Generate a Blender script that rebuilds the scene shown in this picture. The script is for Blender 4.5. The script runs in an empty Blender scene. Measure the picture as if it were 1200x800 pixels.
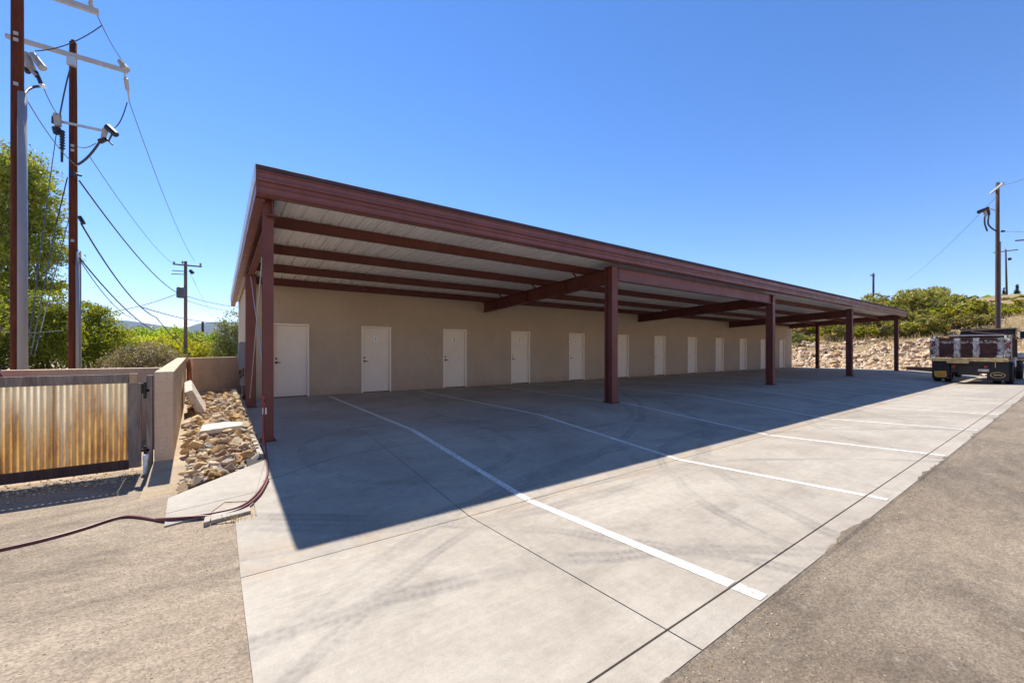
import bpy, bmesh, math, random
import numpy as np
from mathutils import Vector, Matrix
random.seed(7); rng = np.random.default_rng(7)
PI = math.pi
sc = bpy.context.scene
col = sc.collection
ORG = {}

# ------------------------------------------------------------------ camera geometry of the place
CAM_H = 1.33; FPX = 482.0
_a = math.atan(669/FPX); FW = (math.cos(_a), math.sin(_a)); RT = (FW[1], -FW[0])
def at(px, py, d):
    t = (px-600)/FPX; v = (410-py)/FPX
    return Vector(((FW[0]+t*RT[0])*d, (FW[1]+t*RT[1])*d, CAM_H+v*d))

# ------------------------------------------------------------------ mesh builder
class MB:
    def __init__(s): s.v = []; s.f = []
    def add(s, vs, fs):
        b = len(s.v); s.v += [tuple(q) for q in vs]; s.f += [tuple(b+i for i in f) for f in fs]; return s
    def box(s, x0, x1, y0, y1, z0, z1):
        vs = [(x0,y0,z0),(x1,y0,z0),(x1,y1,z0),(x0,y1,z0),(x0,y0,z1),(x1,y0,z1),(x1,y1,z1),(x0,y1,z1)]
        return s.add(vs, [(0,3,2,1),(4,5,6,7),(0,1,5,4),(1,2,6,5),(2,3,7,6),(3,0,4,7)])
    def obox(s, c, size, rot=None):
        M = rot if rot is not None else Matrix.Identity(3)
        c = Vector(c); hx, hy, hz = [q/2 for q in size]
        vs = [c + M @ Vector((x*hx, y*hy, z*hz)) for z in (-1,1) for x, y in ((-1,-1),(1,-1),(1,1),(-1,1))]
        return s.add(vs, [(0,3,2,1),(4,5,6,7),(0,1,5,4),(1,2,6,5),(2,3,7,6),(3,0,4,7)])
    def bar(s, a, b, w, h):                      # rectangular bar from a to b
        a = Vector(a); b = Vector(b); d = (b-a); L = d.length; d.normalize()
        up = Vector((0,0,1)) if abs(d.z) < .95 else Vector((0,1,0))
        sd = d.cross(up).normalized(); u = sd.cross(d)
        M = Matrix((sd, d, u)).transposed()
        return s.obox((a+b)/2, (w, L, h), M)
    def tube(s, pts, r, n=8, cap=True):
        pts = [Vector(p) for p in pts]; k = len(pts)
        rs = r if isinstance(r, (list, tuple)) else [r]*k
        vs = []; prev = None
        for i, p in enumerate(pts):
            d = (pts[min(i+1,k-1)]-pts[max(i-1,0)]).normalized()
            if prev is None:
                up = Vector((0,0,1)) if abs(d.z) < .9 else Vector((1,0,0))
                u = d.cross(up).normalized()
            else:
                u = (prev - d*prev.dot(d)).normalized()
            prev = u; w = d.cross(u)
            for j in range(n):
                a = 2*PI*j/n
                vs.append(p + (u*math.cos(a)+w*math.sin(a))*rs[i])
        fs = []
        for i in range(k-1):
            for j in range(n):
                fs.append((i*n+j, i*n+(j+1)%n, (i+1)*n+(j+1)%n, (i+1)*n+j))
        if cap:
            fs.append(tuple(range(n-1,-1,-1))); fs.append(tuple((k-1)*n+j for j in range(n)))
        return s.add(vs, fs)
    def prism(s, prof, f0, f1):                  # prof: list of 2d; f0,f1 map 2d -> 3d at each end
        n = len(prof)
        vs = [f0(p) for p in prof]+[f1(p) for p in prof]
        fs = [(i, (i+1)%n, n+(i+1)%n, n+i) for i in range(n)]
        fs += [tuple(range(n-1,-1,-1)), tuple(range(n,2*n))]
        return s.add(vs, fs)
    def build(s, name, mat, parent=None, loc=None, smooth=False, bevel=0.0, seg=2):
        if parent is not None: o0 = ORG[parent]
        elif loc is not None: o0 = Vector(loc)
        else: o0 = Vector((0,0,0))
        me = bpy.data.meshes.new(name)
        me.from_pydata([tuple(Vector(q)-o0) for q in s.v], [], s.f)
        bm = bmesh.new(); bm.from_mesh(me); bmesh.ops.recalc_face_normals(bm, faces=bm.faces); bm.to_mesh(me); bm.free()
        if smooth:
            me.polygons.foreach_set('use_smooth', [True]*len(me.polygons))
        me.materials.append(mat)
        o = bpy.data.objects.new(name, me); col.objects.link(o)
        if parent is not None: o.parent = parent
        elif loc is not None: o.location = loc
        ORG[o] = o0
        if bevel:
            b = o.modifiers.new('bevel', 'BEVEL'); b.width = bevel; b.segments = seg; b.limit_method = 'ANGLE'; b.angle_limit = .7
        return o

def tag(o, label, cat, group=None):
    o['label'] = label; o['category'] = cat
    if group: o['group'] = group
    return o
def struct(o, kind='structure'):
    o['kind'] = kind; return o
def thing(name, label, cat, loc, group=None):
    o = bpy.data.objects.new(name, None); col.objects.link(o); o.location = loc; o.empty_display_size = .2
    ORG[o] = Vector(loc); return tag(o, label, cat, group)
def copy_tree(o, parent=None):
    c = o.copy(); col.objects.link(c)
    if parent is not None: c.parent = parent
    for ch in o.children: copy_tree(ch, c)
    return c

# ------------------------------------------------------------------ materials
class NT:
    def __init__(s, name):
        s.m = bpy.data.materials.new(name); s.m.use_nodes = True
        s.t = s.m.node_tree; s.b = s.t.nodes['Principled BSDF']; s.out = s.t.nodes['Material Output']
        g = s.t.nodes.new('ShaderNodeNewGeometry'); s.pos = g.outputs['Position']; s.isl = g.outputs['Random Per Island']
    def n(s, ty, **kw):
        x = s.t.nodes.new(ty)
        for k, v in kw.items(): setattr(x, k, v)
        return x
    def put(s, sock, v):
        if isinstance(v, bpy.types.NodeSocket): s.t.links.new(v, sock)
        else: sock.default_value = v
    def math(s, op, a, b=0.0, c=0.0, clamp=False):
        x = s.n('ShaderNodeMath', operation=op, use_clamp=clamp)
        s.put(x.inputs[0], a); s.put(x.inputs[1], b); s.put(x.inputs[2], c); return x.outputs[0]
    def vmul(s, v, sc_):
        x = s.n('ShaderNodeVectorMath', operation='MULTIPLY'); s.put(x.inputs[0], v); x.inputs[1].default_value = sc_; return x.outputs[0]
    def vadd(s, v, b):
        x = s.n('ShaderNodeVectorMath', operation='ADD'); s.put(x.inputs[0], v); s.put(x.inputs[1], b); return x.outputs[0]
    def sep(s, v):
        x = s.n('ShaderNodeSeparateXYZ'); s.put(x.inputs[0], v); return x.outputs
    def noise(s, scale, vec=None, detail=6, rough=.6, dist=0.0, color=False):
        x = s.n('ShaderNodeTexNoise'); s.put(x.inputs['Vector'], vec if vec is not None else s.pos)
        x.inputs['Scale'].default_value = scale; x.inputs['Detail'].default_value = detail
        x.inputs['Roughness'].default_value = rough; x.inputs['Distortion'].default_value = dist
        return x.outputs['Color' if color else 'Fac']
    def voro(s, scale, vec=None, feature='F1', out='Distance'):
        x = s.n('ShaderNodeTexVoronoi', feature=feature); s.put(x.inputs['Vector'], vec if vec is not None else s.pos)
        x.inputs['Scale'].default_value = scale; return x.outputs[out]
    def ramp(s, fac, stops, interp='LINEAR'):
        x = s.n('ShaderNodeValToRGB'); x.color_ramp.interpolation = interp
        e = x.color_ramp.elements
        while len(e) < len(stops): e.new(.5)
        for q, (p, c) in zip(e, stops):
            q.position = p; q.color = (c[0],c[1],c[2],1) if isinstance(c,(tuple,list)) else (c,c,c,1)
        s.put(x.inputs[0], fac); return x.outputs[0]
    def rng(s, v, a, b, c=0.0, d=1.0):
        x = s.n('ShaderNodeMapRange'); x.clamp = True; s.put(x.inputs[0], v)
        for i, q in enumerate((a,b,c,d)): s.put(x.inputs[i+1], q)
        return x.outputs[0]
    def mix(s, fac, a, b, mode='MIX'):
        x = s.n('ShaderNodeMix', data_type='RGBA', blend_type=mode)
        s.put(x.inputs['Factor'], fac)
        for k, v in (('A',a),('B',b)):
            sock = [i for i in x.inputs if i.name == k and i.type == 'RGBA'][0]
            s.put(sock, (v[0],v[1],v[2],1) if isinstance(v,(tuple,list)) else v)
        return [o for o in x.outputs if o.type == 'RGBA'][0]
    def gray(s, v):
        x = s.n('ShaderNodeCombineColor'); 
        for i in range(3): s.put(x.inputs[i], v)
        return x.outputs[0]
    def mulv(s, colr, v): return s.mix(1.0, colr, s.gray(v), 'MULTIPLY')
    def bump(s, h, strength=.3, dist=.01):
        x = s.n('ShaderNodeBump'); x.inputs['Strength'].default_value = strength; x.inputs['Distance'].default_value = dist
        s.put(x.inputs['Height'], h); s.t.links.new(x.outputs[0], s.b.inputs['Normal'])
    def fin(s, color, rough=.8, metal=0.0, spec=None):
        if isinstance(color, (tuple,list)): color = (color[0],color[1],color[2],1)
        s.put(s.b.inputs['Base Color'], color); s.put(s.b.inputs['Roughness'], rough); s.put(s.b.inputs['Metallic'], metal)
        if spec is not None: s.b.inputs['Specular IOR Level'].default_value = spec
        return s.m
def objco(N): return N.n('ShaderNodeTexCoord').outputs['Object']

def simple(name, c, rough=.7, metal=0.0, var=.12, scale=6.0, bump=0.0):
    N = NT(name)
    f = N.rng(N.noise(scale, objco(N), 8, .65), .25, .75, 1-var, 1+var)
    if bump: N.bump(N.noise(scale*8, objco(N), 5), bump, .01)
    return N.fin(N.mulv(N.mix(0.0, c, c), f), rough, metal)

def m_concrete():
    N = NT('concrete')
    x, y, z = N.sep(N.pos)[0:3]
    base = N.ramp(N.noise(.55, None, 9, .68, .4), [(.30,(.295,.245,.187)),(.5,(.378,.322,.252)),(.70,(.452,.392,.312))])
    base = N.mulv(base, N.rng(N.noise(14, None, 8, .7), .25, .75, .86, 1.12))
    base = N.mulv(base, N.rng(N.noise(120, None, 3, .6), .3, .7, .9, 1.08))
    st = N.vmul(N.pos, (1.2, 46, 1)); base = N.mulv(base, N.rng(N.noise(1.0, st, 6, .7), .3, .7, .94, 1.05))
    st2 = N.vmul(N.pos, (.35, 5, 1)); base = N.mulv(base, N.rng(N.noise(1.0, st2, 5, .7, .6),   .35, .75, 1.03, .92))
    # tyre marks: broken rubber arcs
    brk = N.rng(N.noise(1.3, None, 5, .65), .36, .58)
    fine = N.rng(N.noise(30, None, 3, .6), .35, .65)
    wob = N.math('MULTIPLY', N.math('SUBTRACT', N.noise(.5, None, 3), .5), .35)
    total = None
    arcs = [(1.2,14.5,10.9,.16,.30),(0.2,-2.2,4.75,.2,.30),(3.6,-1.6,5.0,.14,.28),(3.9,9.2,6.2,.22,.22),(7.4,0.2,4.0,.16,.24),(8.8,-1.0,5.2,.2,.22),
            (13.0,-1.5,5.6,.2,.2),(11.0,10.2,6.4,.2,.22),(2.4,5.8,1.5,.15,.24),(6.0,7.6,2.3,.12,.22),(-3.0,-1.5,6.7,.18,.26),(17,-2,6.4,.22,.22),(5.2,-4.0,8.2,.2,.24)]
    for (cx, cy, r, w, s_) in arcs:
        dx = N.math('SUBTRACT', x, cx); dy = N.math('SUBTRACT', y, cy)
        d = N.math('SQRT', N.math('ADD', N.math('MULTIPLY', dx, dx), N.math('MULTIPLY', dy, dy)))
        d = N.math('ABSOLUTE', N.math('SUBTRACT', N.math('ADD', d, wob), r))
        m = N.math('MULTIPLY', N.rng(d, w*.52, w*.30), N.rng(d, 0.0, w*.16, .45, 1.0))
        ang = N.math('ARCTAN2', dy, dx)
        tr = N.rng(N.math('ADD', N.math('SINE', N.math('MULTIPLY', ang, r*110)), N.math('MULTIPLY', N.math('SINE', N.math('MULTIPLY', d, 190)), .8)), -.8, .8, .68, 1.0)
        m = N.math('MULTIPLY', N.math('MULTIPLY', m, tr), s_)
        total = m if total is None else N.math('MAXIMUM', total, m)
    total = N.math('MULTIPLY', N.math('MULTIPLY', N.math('MULTIPLY', total, 2.0), brk), N.rng(fine, 0, 1, .55, 1))
    base = N.mulv(base, N.rng(N.noise(1.1, N.vadd(N.pos,(31,5,0)), 9, .72, .8), .56, .74, 1.0, .74))
    base = N.mix(total, base, (.10,.09,.085))
    # oil spots
    sp = N.rng(N.voro(.55, N.vadd(N.pos, (3.1,1.7,0))), .10, .02)
    base = N.mix(N.math('MULTIPLY', N.math('MULTIPLY', sp, fine), .45), base, (.12,.105,.09))
    sp2 = N.rng(N.voro(1.9, N.vadd(N.pos, (7.3,2.1,0))), .07, .015)
    sel = N.rng(N.sep(N.voro(1.9, N.vadd(N.pos, (7.3,2.1,0)), 'F1', 'Color'))[0], .55, .6)
    base = N.mix(N.math('MULTIPLY', N.math('MULTIPLY', sp2, sel), .5), base, (.11,.095,.075))
    sk = N.rng(N.voro(16, None), .10, .05); ss = N.rng(N.sep(N.voro(16, None, 'F1', 'Color'))[1], .90, .94)
    base = N.mix(N.math('MULTIPLY', N.math('MULTIPLY', sk, ss), .6), base, (.10,.085,.07))
    # rust silt left by water along the gutter
    g = N.rng(N.math('ABSOLUTE', N.math('SUBTRACT', y, 3.52)), .42, .02)
    g = N.math('MULTIPLY', g, N.rng(N.noise(1.5, N.vmul(N.pos,(1,2.5,1)), 6, .7, .5), .44, .72))
    base = N.mix(N.math('MULTIPLY', g, .75), base, (.44,.29,.16))
    N.bump(N.math('ADD', N.noise(1.0, N.vmul(N.pos,(6,120,1)), 4), N.noise(90, None, 3)), .12, .006)
    return N.fin(base, N.rng(N.noise(2, None, 4), .3, .7, .62, .85), spec=.35)

def m_asphalt(name, k):
    N = NT(name)
    base = N.ramp(N.noise(.5, N.vmul(N.pos,(.7,1.4,1)), 10, .7, .8), [(p, tuple(q*k for q in c)) for p, c in ((.34,(.138,.104,.072)),(.48,(.215,.166,.116)),(.64,(.30,.236,.166)))])
    base = N.mix(N.rng(N.noise(.38, N.vadd(N.pos,(9,4,0)), 7, .65), .50, .72, 0, .6), base, (.34,.25,.165))
    ag = N.voro(95, None, 'F1', 'Color'); agv = N.sep(ag)[0]
    base = N.mulv(base, N.rng(agv, 0, 1, .74, 1.24))
    base = N.mulv(base, N.rng(N.noise(9, N.vmul(N.pos,(.6,1.5,1)), 9, .78), .3, .7, .76, 1.2))
    base = N.mix(N.rng(N.noise(7, N.vadd(N.pos,(2,7,0)), 8, .75), .60, .72, 0, .55), base, (.46,.41,.34))
    base = N.mix(N.rng(N.noise(5, N.vadd(N.pos,(5,1,0)), 9, .75), .63, .74, 0, .6), base, (.075,.068,.06))
    sx = N.sep(N.voro(60, None, 'F1', 'Color'))[0]; sd = N.voro(60)
    dot = N.rng(sd, .34, .22)
    base = N.mix(N.math('MULTIPLY', N.math('MULTIPLY', N.rng(sx, .93, .95), dot), .6), base, (.46,.39,.29))
    base = N.mix(N.math('MULTIPLY', N.math('MULTIPLY', N.rng(sx, .12, .08), dot), .8), base, (.055,.045,.036))
    wv = N.vadd(N.pos, N.vmul(N.noise(1.4, None, 5, .7, color=True), (.55,.55,0)))
    ck = N.rng(N.voro(.42, wv, 'DISTANCE_TO_EDGE'), .0028, .0009)
    ck = N.math('MULTIPLY', ck, N.rng(N.noise(.35, N.vadd(N.pos,(17,3,0)), 3), .50, .58))
    base = N.mix(N.math('MULTIPLY', ck, .7 if k < 1 else .0), base, (.045,.038,.03))
    smear = N.rng(N.noise(1.0, N.vmul(N.pos,(.9,3.2,1)), 7, .7, .7), .55, .70)
    base = N.mix(N.math('MULTIPLY', smear, .5), base, (.10,.085,.068))
    N.bump(N.math('ADD', N.math('MULTIPLY', N.voro(95), .7), N.math('MULTIPLY', N.noise(24, None, 6, .7), 1.5)), .4, .007)
    return N.fin(base, .92, spec=.25)

def m_dirt(name='dirt', a=(.22,.16,.10), b=(.40,.31,.21), sc_=.8):
    N = NT(name)
    base = N.ramp(N.noise(sc_, None, 10, .7, .4), [(.3,a),(.7,b)])
    base = N.mulv(base, N.rng(N.noise(sc_*30, None, 6, .75), .3, .7, .75, 1.2))
    N.bump(N.noise(sc_*20, None, 6, .7), .5, .04)
    return N.fin(base, .95, spec=.2)

def m_stucco():
    N = NT('stucco')
    base = N.ramp(N.noise(.9, None, 8, .65), [(.3,(.445,.36,.27)),(.7,(.515,.42,.32))])
    base = N.mulv(base, N.rng(N.noise(34, None, 5, .7), .3, .7, .90, 1.09))
    x, y, z = N.sep(N.pos)[0:3]
    # faint block courses showing through the paint
    wz = N.math('ABSOLUTE', N.math('SUBTRACT', N.math('FRACT', N.math('DIVIDE', z, .203)), .5))
    jz = N.rng(wz, .44, .5)
    odd = N.math('MULTIPLY', N.math('FLOOR', N.math('DIVIDE', z, .203)), .5)
    wx = N.math('ABSOLUTE', N.math('SUBTRACT', N.math('FRACT', N.math('ADD', N.math('DIVIDE', N.math('ADD', x, y), .406), odd)), .5))
    j = N.math('MAXIMUM', jz, N.rng(wx, .47, .5))
    base = N.mulv(base, N.rng(j, 0, 1, 1.0, .965))
    spl = N.math('ADD', N.rng(z, .45, .02, 0, .55), N.math('MULTIPLY', N.math('SUBTRACT', N.noise(3.5, None, 7, .7), .5), .9))
    base = N.mix(N.math('MULTIPLY', N.rng(spl, .25, .6), .35), base, (.27,.225,.175))
    run = N.rng(N.noise(1.0, N.vmul(N.pos,(2.6,2.6,.18)), 6, .65), .58, .74)
    base = N.mix(N.math('MULTIPLY', run, .22), base, (.32,.25,.17))
    N.bump(N.math('SUBTRACT', N.math('ADD', N.noise(55, None, 5, .7), N.math('MULTIPLY', N.noise(11, None, 3), .7)), N.math('MULTIPLY', j, .5)), .35, .01)
    return N.fin(base, .9, spec=.25)

def m_block(name, a, b):
    N = NT(name)
    base = N.ramp(N.noise(1.6, None, 8, .65), [(.3,a),(.7,b)])
    x, y, z = N.sep(N.pos)[0:3]
    u = N.math('ADD', x, y)
    wz = N.math('ABSOLUTE', N.math('SUBTRACT', N.math('FRACT', N.math('DIVIDE', N.math('ADD', z, .05), .14)), .5))
    odd = N.math('MULTIPLY', N.math('FLOOR', N.math('DIVIDE', N.math('ADD', z, .05), .14)), .5)
    wx = N.math('ABSOLUTE', N.math('SUBTRACT', N.math('FRACT', N.math('ADD', N.math('DIVIDE', u, .40), odd)), .5))
    j = N.math('MAXIMUM', N.rng(wz, .43, .49), N.rng(wx, .47, .495))
    base = N.mulv(base, N.rng(j, 0, 1, 1.0, .93))
    base = N.mulv(base, N.rng(N.noise(40, None, 4, .7), .3, .7, .88, 1.1))
    base = N.mix(N.rng(N.noise(.9, N.vmul(N.pos,(3,3,.8)), 6, .7), .56, .72, 0, .4), base, (.25,.17,.11))
    N.bump(N.math('SUBTRACT', N.noise(45, None, 5, .7), N.math('MULTIPLY', j, .6)), .3, .012)
    return N.fin(base, .92, spec=.2)

def m_steel(name, c, rough=.45, dust=.35):
    N = NT(name)
    base = N.mix(0.0, c, c)
    base = N.mulv(base, N.rng(N.noise(2.5, None, 8, .65), .3, .7, .82, 1.15))
    base = N.mix(N.rng(N.noise(5.5, N.vmul(N.pos,(1,1,.35)), 8, .75), .55, .78, 0, dust), base, (c[0]*1.5+.05, c[1]*1.7+.045, c[2]*1.7+.04))
    base = N.mulv(base, N.rng(N.noise(60, None, 3), .3, .7, .93, 1.06))
    return N.fin(base, N.rng(N.noise(4, None, 5), .3, .7, rough-.08, rough+.15), spec=.4)

def m_panel():
    N = NT('roof_sheet')
    base = N.ramp(N.noise(.7, N.vmul(N.pos,(1.5,.4,1)), 6, .6), [(.3,(.82,.81,.79)),(.7,(.90,.89,.87))])
    base = N.mulv(base, N.rng(N.noise(8, N.vmul(N.pos,(1,.2,1)), 6, .7), .3, .7, .92, 1.05))
    return N.fin(base, .42, spec=.45)

def m_wood(name, a, b, axis=(1,.12,.12)):
    N = NT(name)
    v = N.vmul(N.pos, axis)
    base = N.ramp(N.noise(9, v, 9, .7, .6), [(.28,a),(.5,tuple((p+q)/2 for p,q in zip(a,b))),(.74,b)])
    base = N.mulv(base, N.rng(N.noise(55, v, 5, .7), .3, .7, .72, 1.2))
    N.bump(N.noise(30, v, 6, .7), .45, .01)
    return N.fin(base, .9, spec=.2)

def m_corrugated():
    N = NT('rusty_corrugated_rib_shade')
    x, y, z = N.sep(N.pos)[0:3]
    base = N.mix(N.rng(N.noise(3, None, 6), .3, .7), (.66,.55,.38), (.80,.70,.52))
    st = N.noise(1.0, N.vmul(N.pos,(7.5,1,.55)), 7, .65, .3)
    big = N.noise(1.0, N.vmul(N.pos,(2.3,1,.35)), 4, .6)
    hgt = N.rng(z, 1.0, -.02, -.09, .20)
    f = N.math('ADD', N.math('MULTIPLY', st, .55), N.math('MULTIPLY', big, .5)); f = N.math('ADD', f, hgt)
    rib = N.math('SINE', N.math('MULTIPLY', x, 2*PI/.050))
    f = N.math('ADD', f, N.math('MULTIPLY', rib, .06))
    thin = N.noise(1.0, N.vmul(N.pos,(17,1,1.3)), 6, .65)
    f = N.math('ADD', f, N.math('MULTIPLY', N.math('SUBTRACT', thin, .5), .18))
    rust = N.rng(f, .47, .66)
    rc = N.ramp(N.noise(6, N.vmul(N.pos,(2,1,.5)), 8, .7), [(.3,(.15,.05,.012)),(.5,(.40,.19,.04)),(.72,(.60,.36,.09))])
    base = N.mix(N.math('MULTIPLY', rust, .88), base, rc)
    base = N.mulv(base, N.rng(rib, -1, 1, .42, 1.12))  # light and dark across each rib, shading painted into the colour
    lap = N.rng(N.math('ABSOLUTE', N.math('ADD', x, 1.475)), .03, .008)
    base = N.mix(N.math('MULTIPLY', lap, .7), base, (.14,.06,.02))
    base = N.mulv(base, N.rng(N.noise(70, None, 3), .3, .7, .9, 1.08))
    N.fin(base, N.rng(rust, 0, 1, .5, .88))
    tr = N.n('ShaderNodeBsdfTranslucent'); N.put(tr.inputs['Color'], base)
    mx = N.n('ShaderNodeMixShader'); mx.inputs[0].default_value = .6
    N.t.links.new(N.b.outputs[0], mx.inputs[1]); N.t.links.new(tr.outputs[0], mx.inputs[2]); N.t.links.new(mx.outputs[0], N.out.inputs['Surface'])
    return N.m

def m_leaf(name, stops, trans=.45, warm=None):
    N = NT(name)
    f = N.math('ADD', N.math('MULTIPLY', N.isl, .55), N.math('MULTIPLY', N.noise(1.1, None, 4, .6), .6))
    oi = N.n('ShaderNodeObjectInfo').outputs['Random']
    c = N.ramp(f, stops)
    hs = N.n('ShaderNodeHueSaturation'); N.put(hs.inputs['Color'], c)
    N.put(hs.inputs['Hue'], N.rng(oi, 0, 1, .484, .512)); N.put(hs.inputs['Value'], N.rng(oi, 0, 1, .72, 1.3))
    c = hs.outputs[0]
    N.fin(c, .55, spec=.3)
    tr = N.n('ShaderNodeBsdfTranslucent'); 
    tc = N.mix(1.0, c, (1.35,1.25,.55), 'MULTIPLY'); N.put(tr.inputs['Color'], tc)
    mx = N.n('ShaderNodeMixShader'); mx.inputs[0].default_value = trans
    N.t.links.new(N.b.outputs[0], mx.inputs[1]); N.t.links.new(tr.outputs[0], mx.inputs[2]); N.t.links.new(mx.outputs[0], N.out.inputs['Surface'])
    return N.m

def m_rock(name, stops, island):
    N = NT(name)
    r = N.isl if island else N.n('ShaderNodeObjectInfo').outputs['Random']
    c = N.ramp(r, stops, 'CONSTANT' if False else 'LINEAR')
    c = N.mulv(c, N.rng(N.noise(9, None, 8, .7), .3, .7, .62, 1.3))
    c = N.mix(N.rng(N.noise(14, N.vadd(N.pos,(4,2,7)), 6, .7), .52, .7, 0, .5), c, (.40,.22,.08))
    N.bump(N.noise(38, None, 6, .7), .5, .01)
    return N.fin(c, .92, spec=.25)

M = {}
M['concrete'] = m_concrete()
M['asphalt'] = m_asphalt('pale_asphalt', 1.22); M['road'] = m_asphalt('road_asphalt', .90)
M['dirt'] = m_dirt()
M['dirt_pale'] = m_dirt('pale_dirt', (.34,.25,.155), (.54,.42,.285), 2.0)
M['hill'] = m_dirt('dry_hillside', (.21,.15,.075), (.38,.27,.145), .25)
M['groove'] = simple('joint_dirt', (.05,.043,.036), .95)
M['paint'] = None
def m_paint():
    N = NT('stripe_paint')
    c = N.ramp(N.noise(24, None, 9, .75), [(.40,(.42,.37,.30)),(.47,(.70,.66,.58)),(.7,(.82,.78,.70))])
    c = N.mulv(c, N.rng(N.noise(2, None, 6, .7), .3, .7, .84, 1.05))
    return N.fin(c, .7)
M['paint'] = m_paint()
M['stucco'] = m_stucco()
M['block'] = m_block('painted_block', (.58,.415,.27), (.67,.50,.345))
M['steel'] = m_steel('oxide_red_steel', (.155,.047,.038))
M['cap'] = m_steel('slate_cap', (.06,.045,.06), .75, .2)
M['steel_trim'] = m_steel('maroon_trim', (.195,.072,.066), .34, .3)
M['rafter'] = m_steel('dark_oxide_rafter', (.115,.030,.022), .5)
M['panel'] = m_panel()
M['door'] = simple('door_paint', (.80,.73,.63), .5, 0, .05, 3)
M['jamb'] = simple('jamb_paint', (.86,.79,.69), .5, 0, .05, 5)
M['dark'] = simple('black_metal', (.018,.018,.02), .4, .3)
M['rubber'] = simple('rubber', (.016,.016,.017), .75, 0, .25, 10)
M['galv'] = simple('galvanised_metal', (.46,.48,.50), .45, .5, .15, 8)
M['galv_pale'] = simple('pale_metal_edge', (.60,.60,.60), .35, .4, .1, 8)
M['white'] = simple('white_plastic', (.90,.90,.89), .5, 0, .06, 8)
M['digit'] = simple('dark_digit', (.05,.045,.04), .5)
M['wood_gate'] = m_wood('weathered_gate_timber', (.13,.105,.085), (.36,.30,.25))
M['wood_stile'] = m_wood('weathered_stile', (.14,.112,.09), (.36,.30,.25), (.12,.12,1) and (1,1,.1))
M['wood_new'] = m_wood('pale_cut_timber', (.36,.25,.13), (.55,.42,.26))
M['pole'] = m_wood('treated_pole', (.045,.013,.008), (.155,.042,.018), (1,1,.07))
M['pole_gray'] = m_wood('gray_pole', (.12,.085,.065), (.25,.19,.15), (1,1,.07))
M['pole_dark'] = m_wood('dark_pole', (.05,.032,.028), (.13,.085,.07), (1,1,.07))
M['arm'] = simple('crossarm_gray', (.33,.33,.335), .6, 0, .15, 6)
M['conduit'] = simple('gray_conduit', (.22,.23,.265), .5, 0, .08, 4)
M['tank'] = simple('transformer_gray', (.10,.11,.125), .5, 0, .2, 4)
M['hose'] = simple('maroon_hose', (.15,.030,.028), .45, 0, .15, 8)
M['redpipe'] = simple('red_pipe', (.30,.055,.035), .5, 0, .2, 9)
M['rustpipe'] = simple('rusty_steel', (.36,.13,.045), .85, 0, .35, 9)
M['cable'] = simple('black_cable', (.03,.03,.032), .6)
M['wire'] = simple('aluminium_wire', (.12,.12,.125), .55, .3)
M['insul'] = simple('insulator_gray', (.30,.29,.28), .5, 0, .3, 14)
M['slab'] = m_rock('pale_slab_stone', [(0,(.66,.58,.46)),(1,(.70,.62,.50))], False)
STONE = [(0,(.60,.48,.32)),(.2,(.46,.27,.10)),(.34,(.66,.53,.35)),(.48,(.32,.28,.25)),(.6,(.60,.40,.17)),(.75,(.48,.40,.30)),(.88,(.27,.15,.10)),(1,(.70,.60,.44))]
M['stone'] = m_rock('rubble_stone', STONE, False)
M['stone_bed'] = m_rock('rubble_bed', STONE, True)
RIP = [(0,(.64,.49,.33)),(.3,(.52,.37,.23)),(.5,(.68,.55,.40)),(.75,(.46,.31,.18)),(1,(.62,.48,.34))]
M['rip'] = m_rock('riprap_stone', RIP, False)
M['rip_bed'] = m_rock('riprap_bed', RIP, True)
M['bark'] = m_wood('bark', (.06,.045,.033), (.17,.13,.10), (1,1,.15))
M['leaf_tall'] = m_leaf('leaf_tall', [(.2,(.055,.09,.016)),(.5,(.17,.21,.028)),(.8,(.34,.335,.05))], .45)
M['leaf_lush'] = m_leaf('leaf_lush', [(.2,(.05,.115,.012)),(.5,(.19,.26,.018)),(.8,(.37,.40,.028))], .48)
M['leaf_yellow'] = m_leaf('leaf_yellow', [(.2,(.15,.20,.012)),(.5,(.33,.345,.016)),(.8,(.46,.43,.03))], .5)
M['leaf_gray'] = m_leaf('leaf_gray', [(.2,(.08,.085,.035)),(.5,(.19,.165,.095)),(.8,(.36,.29,.21))], .35)
M['leaf_pale'] = m_leaf('leaf_pale', [(.2,(.09,.125,.045)),(.5,(.16,.19,.065)),(.8,(.25,.27,.11))], .4)
M['leaf_hill'] = m_leaf('leaf_hill', [(.2,(.09,.115,.022)),(.45,(.22,.225,.04)),(.65,(.38,.345,.065)),(.85,(.47,.37,.11))], .24)
M['leaf_rusty'] = m_leaf('leaf_rusty', [(.2,(.15,.13,.04)),(.5,(.29,.22,.08)),(.8,(.46,.32,.14))], .22)
M['leaf_dark'] = m_leaf('leaf_dark', [(.2,(.015,.03,.012)),(.5,(.03,.055,.02)),(.8,(.05,.08,.03))], .25)
M['mount'] = simple('mountain_scrub', (.06,.075,.06), .95, 0, .35, .01)

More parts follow.
